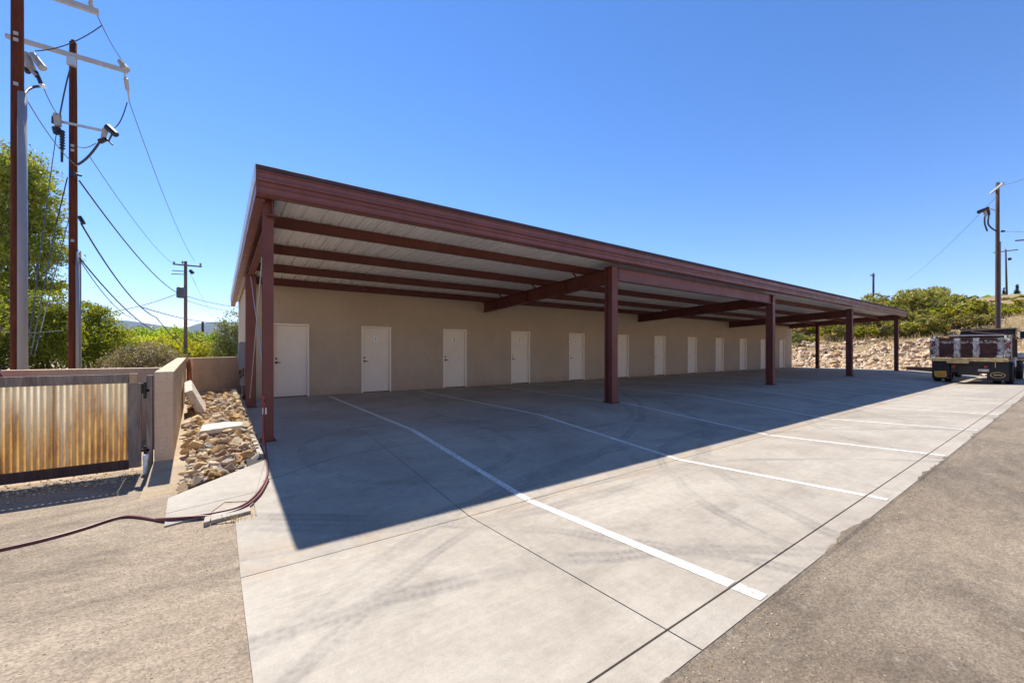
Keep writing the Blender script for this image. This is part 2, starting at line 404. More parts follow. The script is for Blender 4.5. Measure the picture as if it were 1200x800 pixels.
def m_truck():
    N = NT('worn_truck_paint')
    x, y, z = N.sep(N.pos)[0:3]
    rust = N.ramp(N.noise(5, None, 8, .7), [(.3,(.022,.010,.008)),(.5,(.055,.018,.012)),(.72,(.12,.042,.022))])
    prim = N.ramp(N.noise(12, None, 5, .7), [(.3,(.36,.33,.31)),(.7,(.60,.58,.55))])
    # old primer shows in worn bands at the ribs, the top edge and the corners
    wn = N.math('MULTIPLY', N.math('SUBTRACT', N.noise(8, N.vmul(N.pos,(1,1,.7)), 8, .82), .5), .75)
    def band(v, c, w): return N.rng(N.math('ABSOLUTE', N.math('SUBTRACT', v, c)), w, w*.55)
    b = N.math('MAXIMUM', band(y, 3.42, .16), band(y, 2.83, .15))
    b = N.math('MAXIMUM', b, N.math('MAXIMUM', band(y, 2.08, .2), band(y, 4.12, .15)))
    b = N.math('MAXIMUM', b, N.math('MULTIPLY', band(z, 1.70, .1), .8))
    m = N.math('ADD', N.math('MULTIPLY', b, .34), N.math('MULTIPLY', wn, 1.9))
    m = N.rng(m, .23, .33)
    N.bump(N.noise(20, None, 5), .3, .02)
    return N.fin(N.mix(m, rust, prim), .75)
M['truck'] = m_truck()
M['truck_rust'] = simple('truck_rust', (.075,.032,.022), .85, 0, .4, 4)
def m_post():
    N = NT('worn_post_paint')
    m = N.rng(N.noise(7, None, 8, .8), .46, .54)
    c = N.mix(m, (.50,.47,.43), (.06,.024,.016)); N.bump(N.noise(20, None, 5), .3, .02)
    return N.fin(c, .75)
M['truck_post'] = m_post()
M['truck_frame'] = simple('truck_frame', (.035,.028,.024), .8, 0, .4, 6)
M['truck_white'] = simple('truck_white_panel', (.52,.50,.47), .6, 0, .35, 5)
M['bumper_yellow'] = simple('bumper_tan', (.56,.41,.19), .8, 0, .6, 5)
M['badge_yellow'] = simple('badge_yellow', (.60,.38,.03), .6)
M['tail_red'] = simple('tail_light_red', (.35,.02,.02), .3)
M['glass'] = simple('dark_glass', (.02,.025,.03), .08)

# ------------------------------------------------------------------ ground surfaces
def prof(y):
    if y >= 6.53: return 0.0
    if y >= 3.40: return .0775*(y-6.53)
    return -.2426 + .040*(3.40-y)
def zleft(x, y):
    if y < 1.1: zc = -.165
    elif y < 4.7: zc = prof(y)-.012
    else: zc = -.155
    t = min(1, max(0, (.14-x)/1.3)); t = t*t*(3-2*t)
    return zc*(1-t) + (-.17)*t
def hill_z(x, y):
    g = min(1, max(0, (x-38.2)/4.6)); z = 1.75*g - .25*(1-g) + g*(.16*math.sin(y*1.7+x*2.1)+.12*math.sin(y*3.9-x*1.3))
    if x > 42.8: z += .45*min(1,(x-42.8)/4)
    if x > 46: z += (min(x,93)-46)*.139*min(1.0, max(.0, (60-abs(y-5))/30))
    if x > 93: z += (min(x,200)-93)*.05
    z += .25*math.sin(x*.21+y*.13)+.2*math.sin(y*.31-x*.07) if x > 46 else 0
    return z

g = MB(); S_ = 9000
g.add([(-S_,-S_,-.42),(S_,-S_,-.42),(S_,S_,-.42),(-S_,S_,-.42)], [(0,1,2,3)])
struct(g.build('ground', M['dirt']))

# dirt yard on the left, behind the walls
def grid(x0,x1,nx,y0,y1,ny,fz):
    b = MB(); vs = []
    for j in range(ny+1):
        for i in range(nx+1):
            x = x0+(x1-x0)*i/nx; y = y0+(y1-y0)*j/ny; vs.append((x,y,fz(x,y)))
    fs = [(j*(nx+1)+i, j*(nx+1)+i+1, (j+1)*(nx+1)+i+1, (j+1)*(nx+1)+i) for j in range(ny) for i in range(nx)]
    return b.add(vs, fs)
struct(grid(-60,.6,60, 6.9,90,60, lambda x,y: -.172+.1*min(1,(y-6.9)/8)).build('yard_ground', M['dirt_pale']))
# left asphalt: fine grid that follows the gutter dip and meets the concrete
a = grid(-9,.139,46, -8,6.9,75, zleft)
struct(a.build('asphalt', M['asphalt']))
# right asphalt road with an irregular worn edge against the concrete kerb strip
b = MB(); vs = []; nx = 420
xs = [.139 + (70-.139)*(i/nx)**1.7 for i in range(nx+1)]
r2 = random.Random(3); jit = [r2.uniform(-1,1) for _ in range(nx+1)]
rows = []
for i, x in enumerate(xs):
    w_ = .55*math.sin(x*1.9)+.35*math.sin(x*4.7+1)+.5*jit[i]*(.5 if x < 6 else 1)+.2*math.sin(x*11)
    ov = max(-.03, min(.07, .045*w_-.002))
    rows.append([(x,-30,-.166),(x,1.0,-.1655),(x,1.075,-.160),(x,1.100,-.1495 if ov > 0 else -.1535),(x,1.1015+max(0,ov),-.1495 if ov > 0 else -.1545)])
k = 5
for q in rows: vs += q
b.add(vs, [(i*k+j,(i+1)*k+j,(i+1)*k+j+1,i*k+j+1) for i in range(nx) for j in range(k-1)])
struct(b.build('road', M['road']))

# concrete parking slab: separate pours with open joints
bands = [(13.10,6.53),(6.53,3.40),(3.40,1.30),(1.2915,1.10)]
jx = [.14,1.95,8.05,14.2,20.3,26.4,32.4,37.2]
gx = .0045
b = MB(); ft = MB()
for bi, (y1, y0) in enumerate(bands):
    for i in range(len(jx)-1):
        x0 = jx[i]+(gx if i else 0); x1 = jx[i+1]-gx
        yy0 = y0+(gx if bi < 2 else 0); yy1 = y1-(gx if bi else 0)
        segx = [x0, x1]
        if bi == 0 and i == 0: x0 = .52
        if bi == 1 and i == 0:
            # left end is shaped: the pour tapers where the drain lid sits
            ys = [yy0, 4.34, yy1]
            pts = [(.14,yy0),(x1,yy0),(x1,yy1),(.52,yy1),(.52,6.05),(.30,4.72),(.30,4.36),(.14,4.33)]
            top = [(p[0],p[1],prof(p[1])) for p in pts]; bot = [(p[0],p[1],prof(p[1])-.15) for p in pts]; k = len(pts)
            b.add(top+bot, [tuple(range(k))]+[(q,(q+1)%k,k+(q+1)%k,k+q) for q in range(k)])
            continue
        z0, z1 = prof(yy0), prof(yy1) if bi else 0.0
        if bi == 1: z1 = 0.0
        vs = [(x0,yy0,z0),(x1,yy0,z0),(x1,yy1,z1),(x0,yy1,z1)]
        vb = [(p[0],p[1],p[2]-.15) for p in vs]
        b.add(vs+vb, [(0,1,2,3),(0,4,5,1),(1,5,6,2),(2,6,7,3),(3,7,4,0)])
struct(b.build('concrete_slab', M['concrete']))
b = MB()
ys = [13.1,6.53,3.40,1.10]
for i in range(3):
    y1, y0 = ys[i], ys[i+1]
    x0 = .53 if i == 0 else (.31 if i == 1 else .145)
    b.add([(x0,y0,prof(y0)-.016),(37.2,y0,prof(y0)-.016),(37.2,y1,prof(y1)-.016),(x0,y1,prof(y1)-.016)], [(0,1,2,3)])
struct(b.build('slab_joint_bed', M['groove']))
# wing of concrete left of the slab, with its joint
def P3(x,y,dz=0): return (x,y,prof(y)+dz)
b = MB()
def poly(b, pts, dz=0, th=.14):
    k = len(pts); top = [P3(*p,dz) for p in pts]; bot = [P3(*p,dz-th) for p in pts]
    b.add(top+bot, [tuple(range(k))]+[(q,(q+1)%k,k+(q+1)%k,k+q) for q in range(k)])
poly(b, [(-.352,4.535),(-.06,4.60),(.07,4.83),(.297,4.74),(.517,6.05),(.40,5.02),(-.363,4.80)][:4]+[(.335,4.945),(-.362,4.80)])
poly(b, [(-.363,4.808),(.337,4.953),(.517,6.05),(.517,6.0),(.50,5.98),(-.374,5.19)])
struct(b.build('concrete_wing', M['concrete']))
b = MB(); b.add([P3(.30,4.365,-.006),P3(.297,4.735,-.006),P3(.07,4.828,-.006),P3(-.06,4.60,-.006),P3(-.05,4.40,-.006),P3(.14,4.345,-.006)], [(0,1,2,3,4,5)])
struct(b.build('drain_recess_ground', M['dirt_pale']))
# thin shrinkage crack wandering over the ramp
b = MB(); pts = [(.42,5.24),(.62,5.32),(.95,5.52),(1.27,5.67),(1.7,5.75),(2.2,5.79),(2.9,5.78),(3.6,5.83),(4.4,5.80),(5.2,5.86)]
for p, q in zip(pts, pts[1:]):
    w = .0045
    b.add([P3(p[0],p[1]-w,.0015),P3(q[0],q[1]-w,.0015),P3(q[0],q[1]+w,.0015),P3(p[0],p[1]+w,.0015)], [(0,1,2,3)])
struct(b.build('slab_crack', M['groove']))
# painted stripes
stripes = [2.66,5.40,8.30,11.4,14.6,17.75,20.8,23.9,27.0,30.1]
for i, sx in enumerate(stripes):
    b = MB(); w = .042; rr = random.Random(i)
    cuts = [12.72,11,9,7.5,6.53,5.5,4.4,3.40]
    def quad(y0,y1,w0,w1,x=sx):
        b.add([(x-w0,y0,prof(y0)+.003),(x+w0,y0,prof(y0)+.003),(x+w1,y1,prof(y1)+.003),(x-w1,y1,prof(y1)+.003)], [(0,1,2,3)])
    for y1, y0 in zip(cuts, cuts[1:]): quad(y0+ (.006 if y0 in (6.53,3.40) else 0), y1, w, w)
    end = 1.13 if i else 1.115
    c2 = [3.392,2.9,2.3,1.8,1.5,1.306]
    for y1, y0 in zip(c2, c2[1:]): quad(y0, y1, w*(1.0 if i else 1+.25*(3.4-y0)/2.2), w*(1.0 if i else 1+.25*(3.4-y1)/2.2))
    quad(end, 1.282, w*(1.0 if i else 1.18), w*(1.0 if i else 1.25))
    struct(b.build('parking_stripe', M['paint']))

# hillside beyond the far end
b = grid(38.2,210,120, -90,120,110, hill_z)
struct(b.build('hillside', M['hill'], smooth=True))

# unseen slope added behind the camera to bounce warm light under the roof
def bounce_slope_z(x, y):
    t = max(0, -15-y); z = -.2+.42*min(t,34)+.05*max(0,t-34)
    return z+(.35*math.sin(x*.19+y*.11)+.2*math.sin(x*.43-y*.3))*min(1,t/4)
struct(grid(-70,110,90, -120,-15,60, bounce_slope_z).build('hillside', M['dirt_pale'], smooth=True))
# mountains on the horizon
def ridge(name, pts, depth, seed):
    r = random.Random(seed); b = MB()
    n = len(pts); rows = 7; vs = []
    for j in range(rows+1):
        f = j/rows
        for i, (x, y, h) in enumerate(pts):
            d = Vector((x,y)).normalized()
            k = 1-f*.28
            hh = h*(1-f)**1.15*(1+ (r.uniform(-.12,.12) if 0 < f < 1 else 0))
            vs.append((x*k, y*k, hh-.5))
    fs = [(j*n+i, j*n+i+1, (j+1)*n+i+1, (j+1)*n+i) for j in range(rows) for i in range(n-1)]
    b.add(vs, fs); return struct(b.build(name, M['mount'], smooth=True))
def ridge_pts(pxs, d):
    out = []
    for px, py in pxs:
        p = at(px, py, d); out.append((p.x, p.y, p.z))
    return out
ridge('mountain', ridge_pts([(-260,392),(-120,384),(-20,380),(60,378),(105,377),(125,375),(150,375.5),(175,379),(200,383),(230,388),(262,394),(300,402),(340,408)], 5200), 0, 1)
ridge('mountain', ridge_pts([(130,404),(165,397),(190,391),(215,385),(232,379),(248,377),(270,377.5),(300,376),(360,380),(430,386),(520,395)], 4300), 0, 2)

# ------------------------------------------------------------------ carport building
def roofz(y): return 3.62-.049*(y-6.6)
CB = thing('carport_building', 'long tan storage building with numbered doors under a maroon steel carport roof', 'carport', (18,13.1,0))
X0, X1 = .45, 36.05
doors = [(1.73,None),(4.14,'1'),(6.93,'2'),(9.86,'3'),(12.97,'4'),(16.05,'5'),(19.09,'6'),(22.18,'7'),(25.21,'8'),(28.21,'9'),(31.2,'10'),(34.23,'11')]
DW, DH = .93, 2.07
# wall with real openings
b = MB(); xb = [.67]
for c, _ in doors: xb += [c-DW/2, c+DW/2]
xb.append(35.98); WY = 13.10; zt = roofz(13.1)-.02
for i in range(len(xb)-1):
    x0, x1 = xb[i], xb[i+1]
    if i % 2 == 0: b.add([(x0,WY,-.1),(x1,WY,-.1),(x1,WY,DH),(x0,WY,DH)], [(0,1,2,3)])
    b.add([(x0,WY,DH),(x1,WY,DH),(x1,WY,zt),(x0,WY,zt)], [(0,1,2,3)])
b.add([(.67,WY,-.3),(.67,17.9,-.3),(.67,17.9,roofz(17.9)-.02),(.67,WY,zt)], [(0,1,2,3)])
b.add([(35.98,WY,-.3),(35.98,17.9,-.3),(35.98,17.9,roofz(17.9)-.02),(35.98,WY,zt)], [(0,1,2,3)])
b.add([(.67,17.9,-.3),(35.98,17.9,-.3),(35.98,17.9,roofz(17.9)-.02),(.67,17.9,roofz(17.9)-.02)], [(0,1,2,3)])
bmw = b.build('wall', M['stucco'], CB)
def text_mesh(body, size, name, mat, parent, loc, rot):
    cu = bpy.data.curves.new(name, 'FONT'); cu.body = body; cu.size = size; cu.align_x = 'CENTER'; cu.align_y = 'CENTER'; cu.extrude = .0015
    tmp = bpy.data.objects.new('tmp', cu); col.objects.link(tmp)
    dg = bpy.context.evaluated_depsgraph_get(); me = bpy.data.meshes.new_from_object(tmp.evaluated_get(dg))
    bpy.data.objects.remove(tmp)
    me.materials.clear(); me.materials.append(mat)
    o = bpy.data.objects.new(name, me); col.objects.link(o); o.parent = parent
    o.location = Vector(loc)-ORG[parent]; o.rotation_euler = rot; ORG[o] = Vector(loc); return o
for c, num in doors:
    x0, x1 = c-DW/2, c+DW/2
    lf = MB(); lf.box(x0+.045, x1-.045, WY+.075, WY+.12, .018, DH-.045)
    d = lf.build('door', M['door'], CB, bevel=.003)
    fr = MB(); fr.box(x0-.002,x0+.042,WY-.022,WY+.16,.0,DH+.002); fr.box(x1-.042,x1+.002,WY-.022,WY+.16,.0,DH+.002); fr.box(x0+.042,x1-.042,WY-.022,WY+.16,DH-.042,DH+.002)
    fr.build('frame', M['jamb'], d, bevel=.004)
    th = MB(); th.box(x0+.042,x1-.042,WY+.0,WY+.16,-.02,.012); th.build('threshold', M['dark'], d)
    kn = MB()
    hx = x0+.11
    kn.tube([(hx,WY+.075,.98),(hx,WY+.06,.98)], .032, 12); kn.tube([(hx,WY+.06,.98),(hx,WY+.035,.98),(hx,WY+.01,.98)], [.012,.014,.02], 10)
    kn.bar((hx,WY+.018,.98),(hx+.10,WY+.018,.98),.016,.02)
    kn.build('handle', M['dark'], d, smooth=False)
    kn = MB(); kn.tube([(hx,WY+.075,1.09),(hx,WY+.062,1.09)], .026, 12); kn.build('deadbolt', M['dark'], d)
    if num:
        pl = MB(); pw = .065 if len(num) == 1 else .095
        pl.box(c-pw,c+pw,WY+.071,WY+.0755,1.585,1.765); ps = pl.build('number_plate', M['white'], d, bevel=.002)
        for q, ch in enumerate(num): text_mesh(ch, .175, 'number', M['digit'], d, (c+(q-(len(num)-1)/2)*.085, WY+.0695, 1.675), (PI/2,0,0))
# roof sheet with ribs
b = MB(); vs = []; x = X0+.03; pat = []
while x < X1-.05:
    pat += [(x,0),(x+.060,.0),(x+.066,.055),(x+.104,.055),(x+.110,0),(x+.165,0),(x+.168,.016),(x+.196,.016),(x+.199,0),(x+.24,0),(x+.243,.016),(x+.271,.016),(x+.274,0)]
    x += .305
pat.append((X1-.03,0))
ya, yb_ = 6.66, 17.95; n = len(pat)
for (y) in (ya, yb_):
    for (x, h) in pat: vs.append((x,y,roofz(y)+h))
b.add(vs, [(i,i+1,n+i+1,n+i) for i in range(n-1)])
b.add([(p[0],p[1],p[2]+.006) for p in vs], [(n+i,n+i+1,i+1,i) for i in range(n-1)])
b.build('roof_sheet', M['panel'], CB)
# purlins (Z sections), eave strut
def zsec(b, y, x0, x1, d=.2, fl=.065, t=.006):
    zt_ = roofz(y)-.006
    b.box(x0,x1,y-t/2,y+t/2,zt_-d,zt_); b.box(x0,x1,y+t/2,y+fl,zt_-t,zt_-.0005); b.box(x0,x1,y-fl,y-t/2,zt_-d,zt_-d+t)
for y in (7.84,9.56,11.30,12.98):
    b = MB(); zsec(b, y, .66, 35.4); b.build('purlin', M['rafter'], CB)
# columns
def hcol(b, x, y, w, d, z0, z1, tf=.014, tw=.010):
    b.box(x-w/2,x+w/2,y-d/2,y-d/2+tf,z0,z1); b.box(x-w/2,x+w/2,y+d/2-tf,y+d/2,z0,z1); b.box(x-tw/2,x+tw/2,y-d/2+tf,y+d/2-tf,z0,z1)
posts = [(.62,6.99,.135,.16),(8.12,6.98,.21,.25),(17.2,6.98,.21,.25),(26.3,6.98,.21,.25),(35.35,6.98,.17,.2)]
for i, (x, y, w, d) in enumerate(posts):
    b = MB(); hcol(b, x, y, w, d, .012, roofz(y)-.19 if i in (1,2,3) else roofz(y)-.05)
    b.box(x-w/2-.015,x+w/2+.015,y-d/2-.02,y+d/2+.02,roofz(y)-.19,roofz(y)-.176) if i in (1,2,3) else None
    p = b.build('post', M['steel'], CB)
    q = MB(); q.box(x-w/2-.03,x+w/2+.03,y-d/2-.04,y+d/2+.04,.001,.014)
    for sx in (-1,1):
        for sy in (-1,1): q.tube([(x+sx*(w/2+.012),y+sy*(d/2+.02),.014),(x+sx*(w/2+.012),y+sy*(d/2+.02),.04)],.011,6)
    q.build('base_plate', M['rafter'], p)
for x, y in ((.665,11.35),(35.4,11.25)):
    b = MB(); hcol(b, x, y, .2, .2, .0, roofz(y)-.3); p = b.build('post', M['steel'], CB)
    q = MB(); q.box(x-.12,x+.12,y-.12,y+.12,.001,.014); q.build('base_plate', M['rafter'], p)
struct(MB().box(.432,.497,6.12,13.0,-.2,.012).build('slab_kerb', M['concrete'], bevel=.008))
b = MB(); b.box(.515,.735,6.78,7.12,-.16,.0015); b.build('pier', M['concrete'], CB)
# rafters (I sections following the roof slope)
def ibeam_y(b, x, y0, y1, top, depth, w, t=.012, tw=.009):
    def sl(y): return roofz(y)-top
    for (xa,xb2,da,db) in ((x-w/2,x+w/2,0,t),(x-w/2,x+w/2,depth-t,depth),(x-tw/2,x+tw/2,t,depth-t)):
        vs = [(xa,y0,sl(y0)-db),(xb2,y0,sl(y0)-db),(xb2,y1,sl(y1)-db),(xa,y1,sl(y1)-db),(xa,y0,sl(y0)-da),(xb2,y0,sl(y0)-da),(xb2,y1,sl(y1)-da),(xa,y1,sl(y1)-da)]
        b.add(vs, [(0,3,2,1),(4,5,6,7),(0,1,5,4),(1,2,6,5),(2,3,7,6),(3,0,4,7)])
for x in (8.12,17.2,26.3):
    b = MB(); ibeam_y(b, x, 7.10, 13.06, .207, .37, .17)
    b.box(x-.085,x+.085,7.106,7.12,roofz(7.1)-.6,roofz(7.1)-.2)
    for yy in (8.6,10.4,12.2): b.box(x-.08,x+.08,yy-.005,yy+.005,roofz(yy)-.56,roofz(yy)-.222)
    r = b.build('rafter', M['rafter'], CB)
    for yp in (7.84,9.56,11.30):
        for s in (-1,1):
            f = MB(); f.bar((x+s*.05,yp,roofz(yp)-.55),(x+s*.5,yp,roofz(yp)-.205),.03,.03); f.build('flange_brace', M['rafter'], r)
for x in (.66,35.4):
    b = MB(); ibeam_y(b, x, 6.80, 13.06, .012, .34, .12); b.build('rafter', M['steel'], CB)
# spandrel beam of the braced second bay
b = MB(); zt_, zb_ = 3.42, 3.09
b.box(8.23,17.09,6.92,6.93,zb_+.012,zt_-.012); b.box(8.23,17.09,6.85,7.0,zt_-.012,zt_); b.box(8.23,17.09,6.85,7.0,zb_,zb_+.012)
for x in (8.232,17.076): b.box(x,x+.012,6.85,7.0,zb_-.03,zb_); 
b.build('spandrel_beam', m_steel('spandrel_maroon', (.19,.078,.080), .45, .35), CB)
for x in (8.245,17.07):
    for k in range(5):
        b = MB(); b.tube([(x,6.83,3.15+.06*k),(x,6.85,3.15+.06*k)],.016,6); b.build('bolt', M['dark'], CB)
# eave fascia / gutter
def bead(yc, zc, r_, n=5): return [(yc-r_*math.sin(PI*q/n), zc+r_*math.cos(PI*q/n)) for q in range(n+1)]
pf = [(6.76,3.80),(6.60,3.80)]+bead(6.590,3.790,.012)+[(6.602,3.772),(6.606,3.70)]+bead(6.585,3.672,.024)+[(6.606,3.645),(6.606,3.604)]+bead(6.598,3.592,.011)+[(6.610,3.578),(6.612,3.515)]+bead(6.602,3.500,.013)+[(6.64,3.474),(6.76,3.474)]
b = MB(); b.prism(pf, lambda p: (X0,p[0],p[1]), lambda p: (X1,p[0],p[1]))
b.build('fascia', M['steel_trim'], CB)
b = MB(); b.prism([(6.78,3.803),(6.585,3.803),(6.568,3.812),(6.566,3.858),(6.58,3.868),(6.78,3.845)], lambda p: (X0-.004,p[0],p[1]), lambda p: (X1+.004,p[0],p[1])); b.build('roof_edge_cap', M['cap'], CB)
for k in range(1,12):
    b = MB(); xx = X0+3.03*k; b.prism([(y-.003 if y < 6.7 else y-.11, z) for y, z in pf], lambda p: (xx,p[0],p[1]), lambda p: (xx+.03,p[0],p[1])); b.build('gutter_joint', M['steel_trim'], CB)
# rake trim at both gable ends
for xs_, side in ((X0,1),(X1,-1)):
    b = MB()
    def rk(xa,xb2,ta,tb,ya=6.58,yb=17.95):
        vs = []
        for y in (ya,yb):
            e = .035 if False else 0
            vs += [(xa,y,roofz(y)+ta),(xb2,y,roofz(y)+ta),(xb2,y,roofz(y)+tb),(xa,y,roofz(y)+tb)]
        b.add(vs, [(0,1,2,3),(7,6,5,4),(0,4,5,1),(1,5,6,2),(2,6,7,3),(3,7,4,0)])
    xo = xs_-.006*side
    rk(min(xo,xo+.014*side), max(xo,xo+.014*side), -.16, .235, 6.585, 17.95)
    rk(min(xs_+.008*side,xs_+.12*side), max(xs_+.008*side,xs_+.12*side), -.16, -.148, 6.77, 17.95)
    rk(min(xs_+.008*side,xs_+.12*side), max(xs_+.008*side,xs_+.12*side), .22, .235, 6.77, 17.95)
    r = b.build('rake_trim', M['steel_trim'], CB)
    b = MB(); xo2 = xs_-.02*side
    rk(min(xo2,xo2+.013*side), max(xo2,xo2+.013*side), .0, .238, 6.57, 17.97)
    b.build('flashing', M['galv_pale'], r)
# cross bracing rods of the near end frame
for (a_, c_) in (((.625,7.09,.62),(.655,11.24,3.05)), ((.612,7.09,3.40),(.645,11.24,.22))):
    b = MB(); b.tube([a_, c_], .009, 6); b.tube([a_, Vector(a_).lerp(Vector(c_),.03)], .017, 6); b.tube([Vector(a_).lerp(Vector(c_),.97), c_], .017, 6)
    b.build('brace_rod', M['galv'], CB)
for zz in (3.32,3.22,3.12):
    b = MB(); b.tube([(.60,7.08,zz),(.60,7.12,zz)],.02,6); b.build('bolt', M['galv'], CB)

# electric meter box on the side wall
EB = thing('meter_box', 'grey electric meter box with conduit on the side wall of the building', 'meter box', (.6,13.45,.8))
b = MB(); b.box(.52,.668,13.30,13.75,.83,1.55); b.build('cabinet', M['conduit'], EB, bevel=.01)
b = MB(); b.box(.505,.518,13.33,13.72,.95,1.50); b.build('cover', M['conduit'], EB, bevel=.006)
b = MB(); b.tube([(.6,13.5,.83),(.6,13.5,.0)],.03,10); b.tube([(.62,13.66,.83),(.62,13.66,-.05)],.022,10); b.box(.54,.668,13.40,13.58,.36,.62); b.build('conduit', M['conduit'], EB)
b = MB(); b.tube([(.515,13.42,.72),(.56,13.42,.72)],.05,12); b.tube([(.53,13.42,.60),(.57,13.42,.60)],.04,12); b.build('meter_dial', M['truck_rust'], EB)

# ------------------------------------------------------------------ walls on the left
# side wall: runs slightly away from the building, thick tan painted block with a cap
def wall_seg(b, p0, p1, th, z0a, z1a, z0b, z1b, side=-1):
    p0 = Vector(p0); p1 = Vector(p1); d = (p1-p0).normalized(); nrm = Vector((-d.y,d.x))*th
    q = [p0,p1,p1+nrm,p0+nrm]
    vs = [(q[0].x,q[0].y,z0a),(q[1].x,q[1].y,z0b),(q[2].x,q[2].y,z0b),(q[3].x,q[3].y,z0a),(q[0].x,q[0].y,z1a),(q[1].x,q[1].y,z1b),(q[2].x,q[2].y,z1b),(q[3].x,q[3].y,z1a)]
    b.add(vs, [(0,3,2,1),(4,5,6,7),(0,1,5,4),(1,2,6,5),(2,3,7,6),(3,0,4,7)])
b = MB(); wall_seg(b, (-.43,6.70), (-.63,13.80), .185, -.3, 1.062, -.2, 1.13)
tag(b.build('block_wall', M['block'], loc=(-.53,10,-.2), bevel=.012), 'long tan block wall whose pillar end stands beside the rusty gate', 'wall')
b = MB(); wall_seg(b, (.665,14.9), (-.60,13.95), .19, -.2, 1.13, -.2, 1.12)
tag(b.build('block_wall', M['block'], loc=(0,14.4,-.2), bevel=.012), 'short tan block wall closing the stone bed at the back', 'wall')
b = MB(); wall_seg(b, (-.70,9.16), (-7.5,9.30), .19, -.3, 1.035, -.3, 1.05); 
tag(b.build('block_wall', M['block'], loc=(-4,9.2,-.3), bevel=.012), 'tan block wall behind the corrugated gate, its top edge just showing', 'wall')
b = MB()
for x in (-2.05,-1.0,): b.obox((x,9.28,1.065),(.10,.09,.05))
# rusty pipe and leaning slab, flat slab
b = MB(); b.tube([(-.555,13.5,.0),(-.555,13.5,1.10)],.055,12)
tag(b.build('steel_pipe', M['rustpipe'], loc=(-.555,13.5,.0), smooth=True), 'rusty orange pipe standing in the corner where two block walls meet', 'pipe')

def rock_mesh(seed, sub=2, flat=.62, cuts=9, elong=1.0):
    r = random.Random(seed); bm = bmesh.new(); bmesh.ops.create_icosphere(bm, subdivisions=sub, radius=1.0)
    planes = []
    for _ in range(cuts):
        nv = Vector((r.gauss(0,1),r.gauss(0,1),r.gauss(0,1))).normalized(); planes.append((nv, r.uniform(.34,.70)))
    for v in bm.verts:
        for nv, dd in planes:
            k = v.co.dot(nv)
            if k > dd: v.co -= nv*(k-dd)*.97
        v.co += Vector((r.gauss(0,1),r.gauss(0,1),r.gauss(0,1)))*(.012 if sub < 3 else .006)
        v.co.x *= elong; v.co.z *= flat
    me = bpy.data.meshes.new('rock'); bm.to_mesh(me); bm.free(); return me
b = MB()
def bedz(x, y): return -.13+.15*min(1,max(0,(y-5.2)/1.6))+.16*min(1,max(0,(y-6.8)/7))
# leaning pale slab
t_ = Matrix.Rotation(math.radians(-38),3,'Y') @ Matrix.Rotation(math.radians(4),3,'X')
b.obox((-.33,10.55,.33),(.13,1.15,.62), Matrix.Rotation(math.radians(-24),3,'Y') @ Matrix.Rotation(math.radians(7),3,'X'))
tag(b.build('stone_slab', M['slab'], loc=(-.33,10.5,.05), bevel=.025), 'pale stone slab leaning upright against the side block wall', 'stone slab')
b = MB(); b.prism([(-.27,7.75),(.28,7.98),(.30,8.35),(.08,8.52),(-.25,8.42)], lambda p: (p[0]+.07,p[1],.035), lambda p: (p[0]+.07,p[1],.115))
tag(b.build('stone_slab', M['slab'], loc=(.07,8.2,.03), bevel=.02), 'flat pale stone slab lying on top of the rubble bed', 'stone slab')

# stone bed
struct(grid(-.62,.56,10, 5.0,14.8,40, lambda x,y: bedz(x,y)-.06 - (.10 if y < 5.4 and x > -.3 else 0)).build('stone_bed_ground', M['dirt_pale']))
def in_bed(x, y):
    xl = -.40-.03*(y-6.7) if y > 6.68 else -.36
    lim = 5.28+.72*(x+.37)/.87*1.0           # edge of the concrete wing
    return xl+.07 < x < .49 and y > lim+.12 and y < 14.5+.5*x
meshes = [rock_mesh(s, 3, random.Random(s).uniform(.42,.72), 13, random.Random(s+50).uniform(1.0,1.45)) for s in range(12)]
for me in meshes: me.materials.append(M['stone'])
rs = random.Random(21); placed = []; k = 0; proto = None
while k < 290 and len(placed) < 6000:
    y = 5.25+9.2*rs.random()**1.45; x = rs.uniform(-.62,.49)
    sz = rs.uniform(.06,.125) if y > 6.5 else rs.uniform(.045,.105)
    if k > 170: sz = rs.uniform(.035,.06)
    placed.append(0)
    if not in_bed(x,y): continue
    if not hasattr(in_bed,'l'): in_bed.l = []
    if any((x-a)**2+(y-b2)**2 < (.62*(sz+c))**2 for a,b2,c in in_bed.l): continue
    in_bed.l.append((x,y,sz))
    o = bpy.data.objects.new('rubble_stone', meshes[k%12]); col.objects.link(o)
    o.location = (x,y,bedz(x,y)-.02+sz*.22); o.scale = (sz*rs.uniform(.85,1.15),sz*rs.uniform(.8,1.1),sz*rs.uniform(.85,1.15))
    o.rotation_euler = (rs.gauss(0,.3),rs.gauss(0,.3),rs.uniform(0,6.28))
    tag(o, 'angular brown or grey stone in the rubble bed between block wall and carport', 'stone', 'stones in the rubble bed'); k += 1
def many_rocks(name, n, place, mat, seed):
    base = [rock_mesh(seed+s, 1, .65, 7, 1.2) for s in range(8)]
    V = []; Fc = []; off = 0; r = random.Random(seed)
    data = [(np.array([v.co[:] for v in m.vertices]), [tuple(p.vertices) for p in m.polygons]) for m in base]
    for i in range(n):
        pos, sz = place(r)
        if pos is None: continue
        vv, ff = data[i%8]
        R3 = np.array(Matrix.Rotation(r.uniform(0,6.28),3,'Z') @ Matrix.Rotation(r.gauss(0,.4),3,'X') @ Matrix.Rotation(r.gauss(0,.4),3,'Y'))
        w = (vv*sz) @ R3.T + np.array(pos)
        V.append(w); Fc += [tuple(q+off for q in f) for f in ff]; off += len(vv)
    me = bpy.data.meshes.new(name); me.from_pydata(np.concatenate(V).tolist(), [], Fc); me.materials.append(mat)
    o = bpy.data.objects.new(name, me); col.objects.link(o); struct(o, 'stuff'); return o
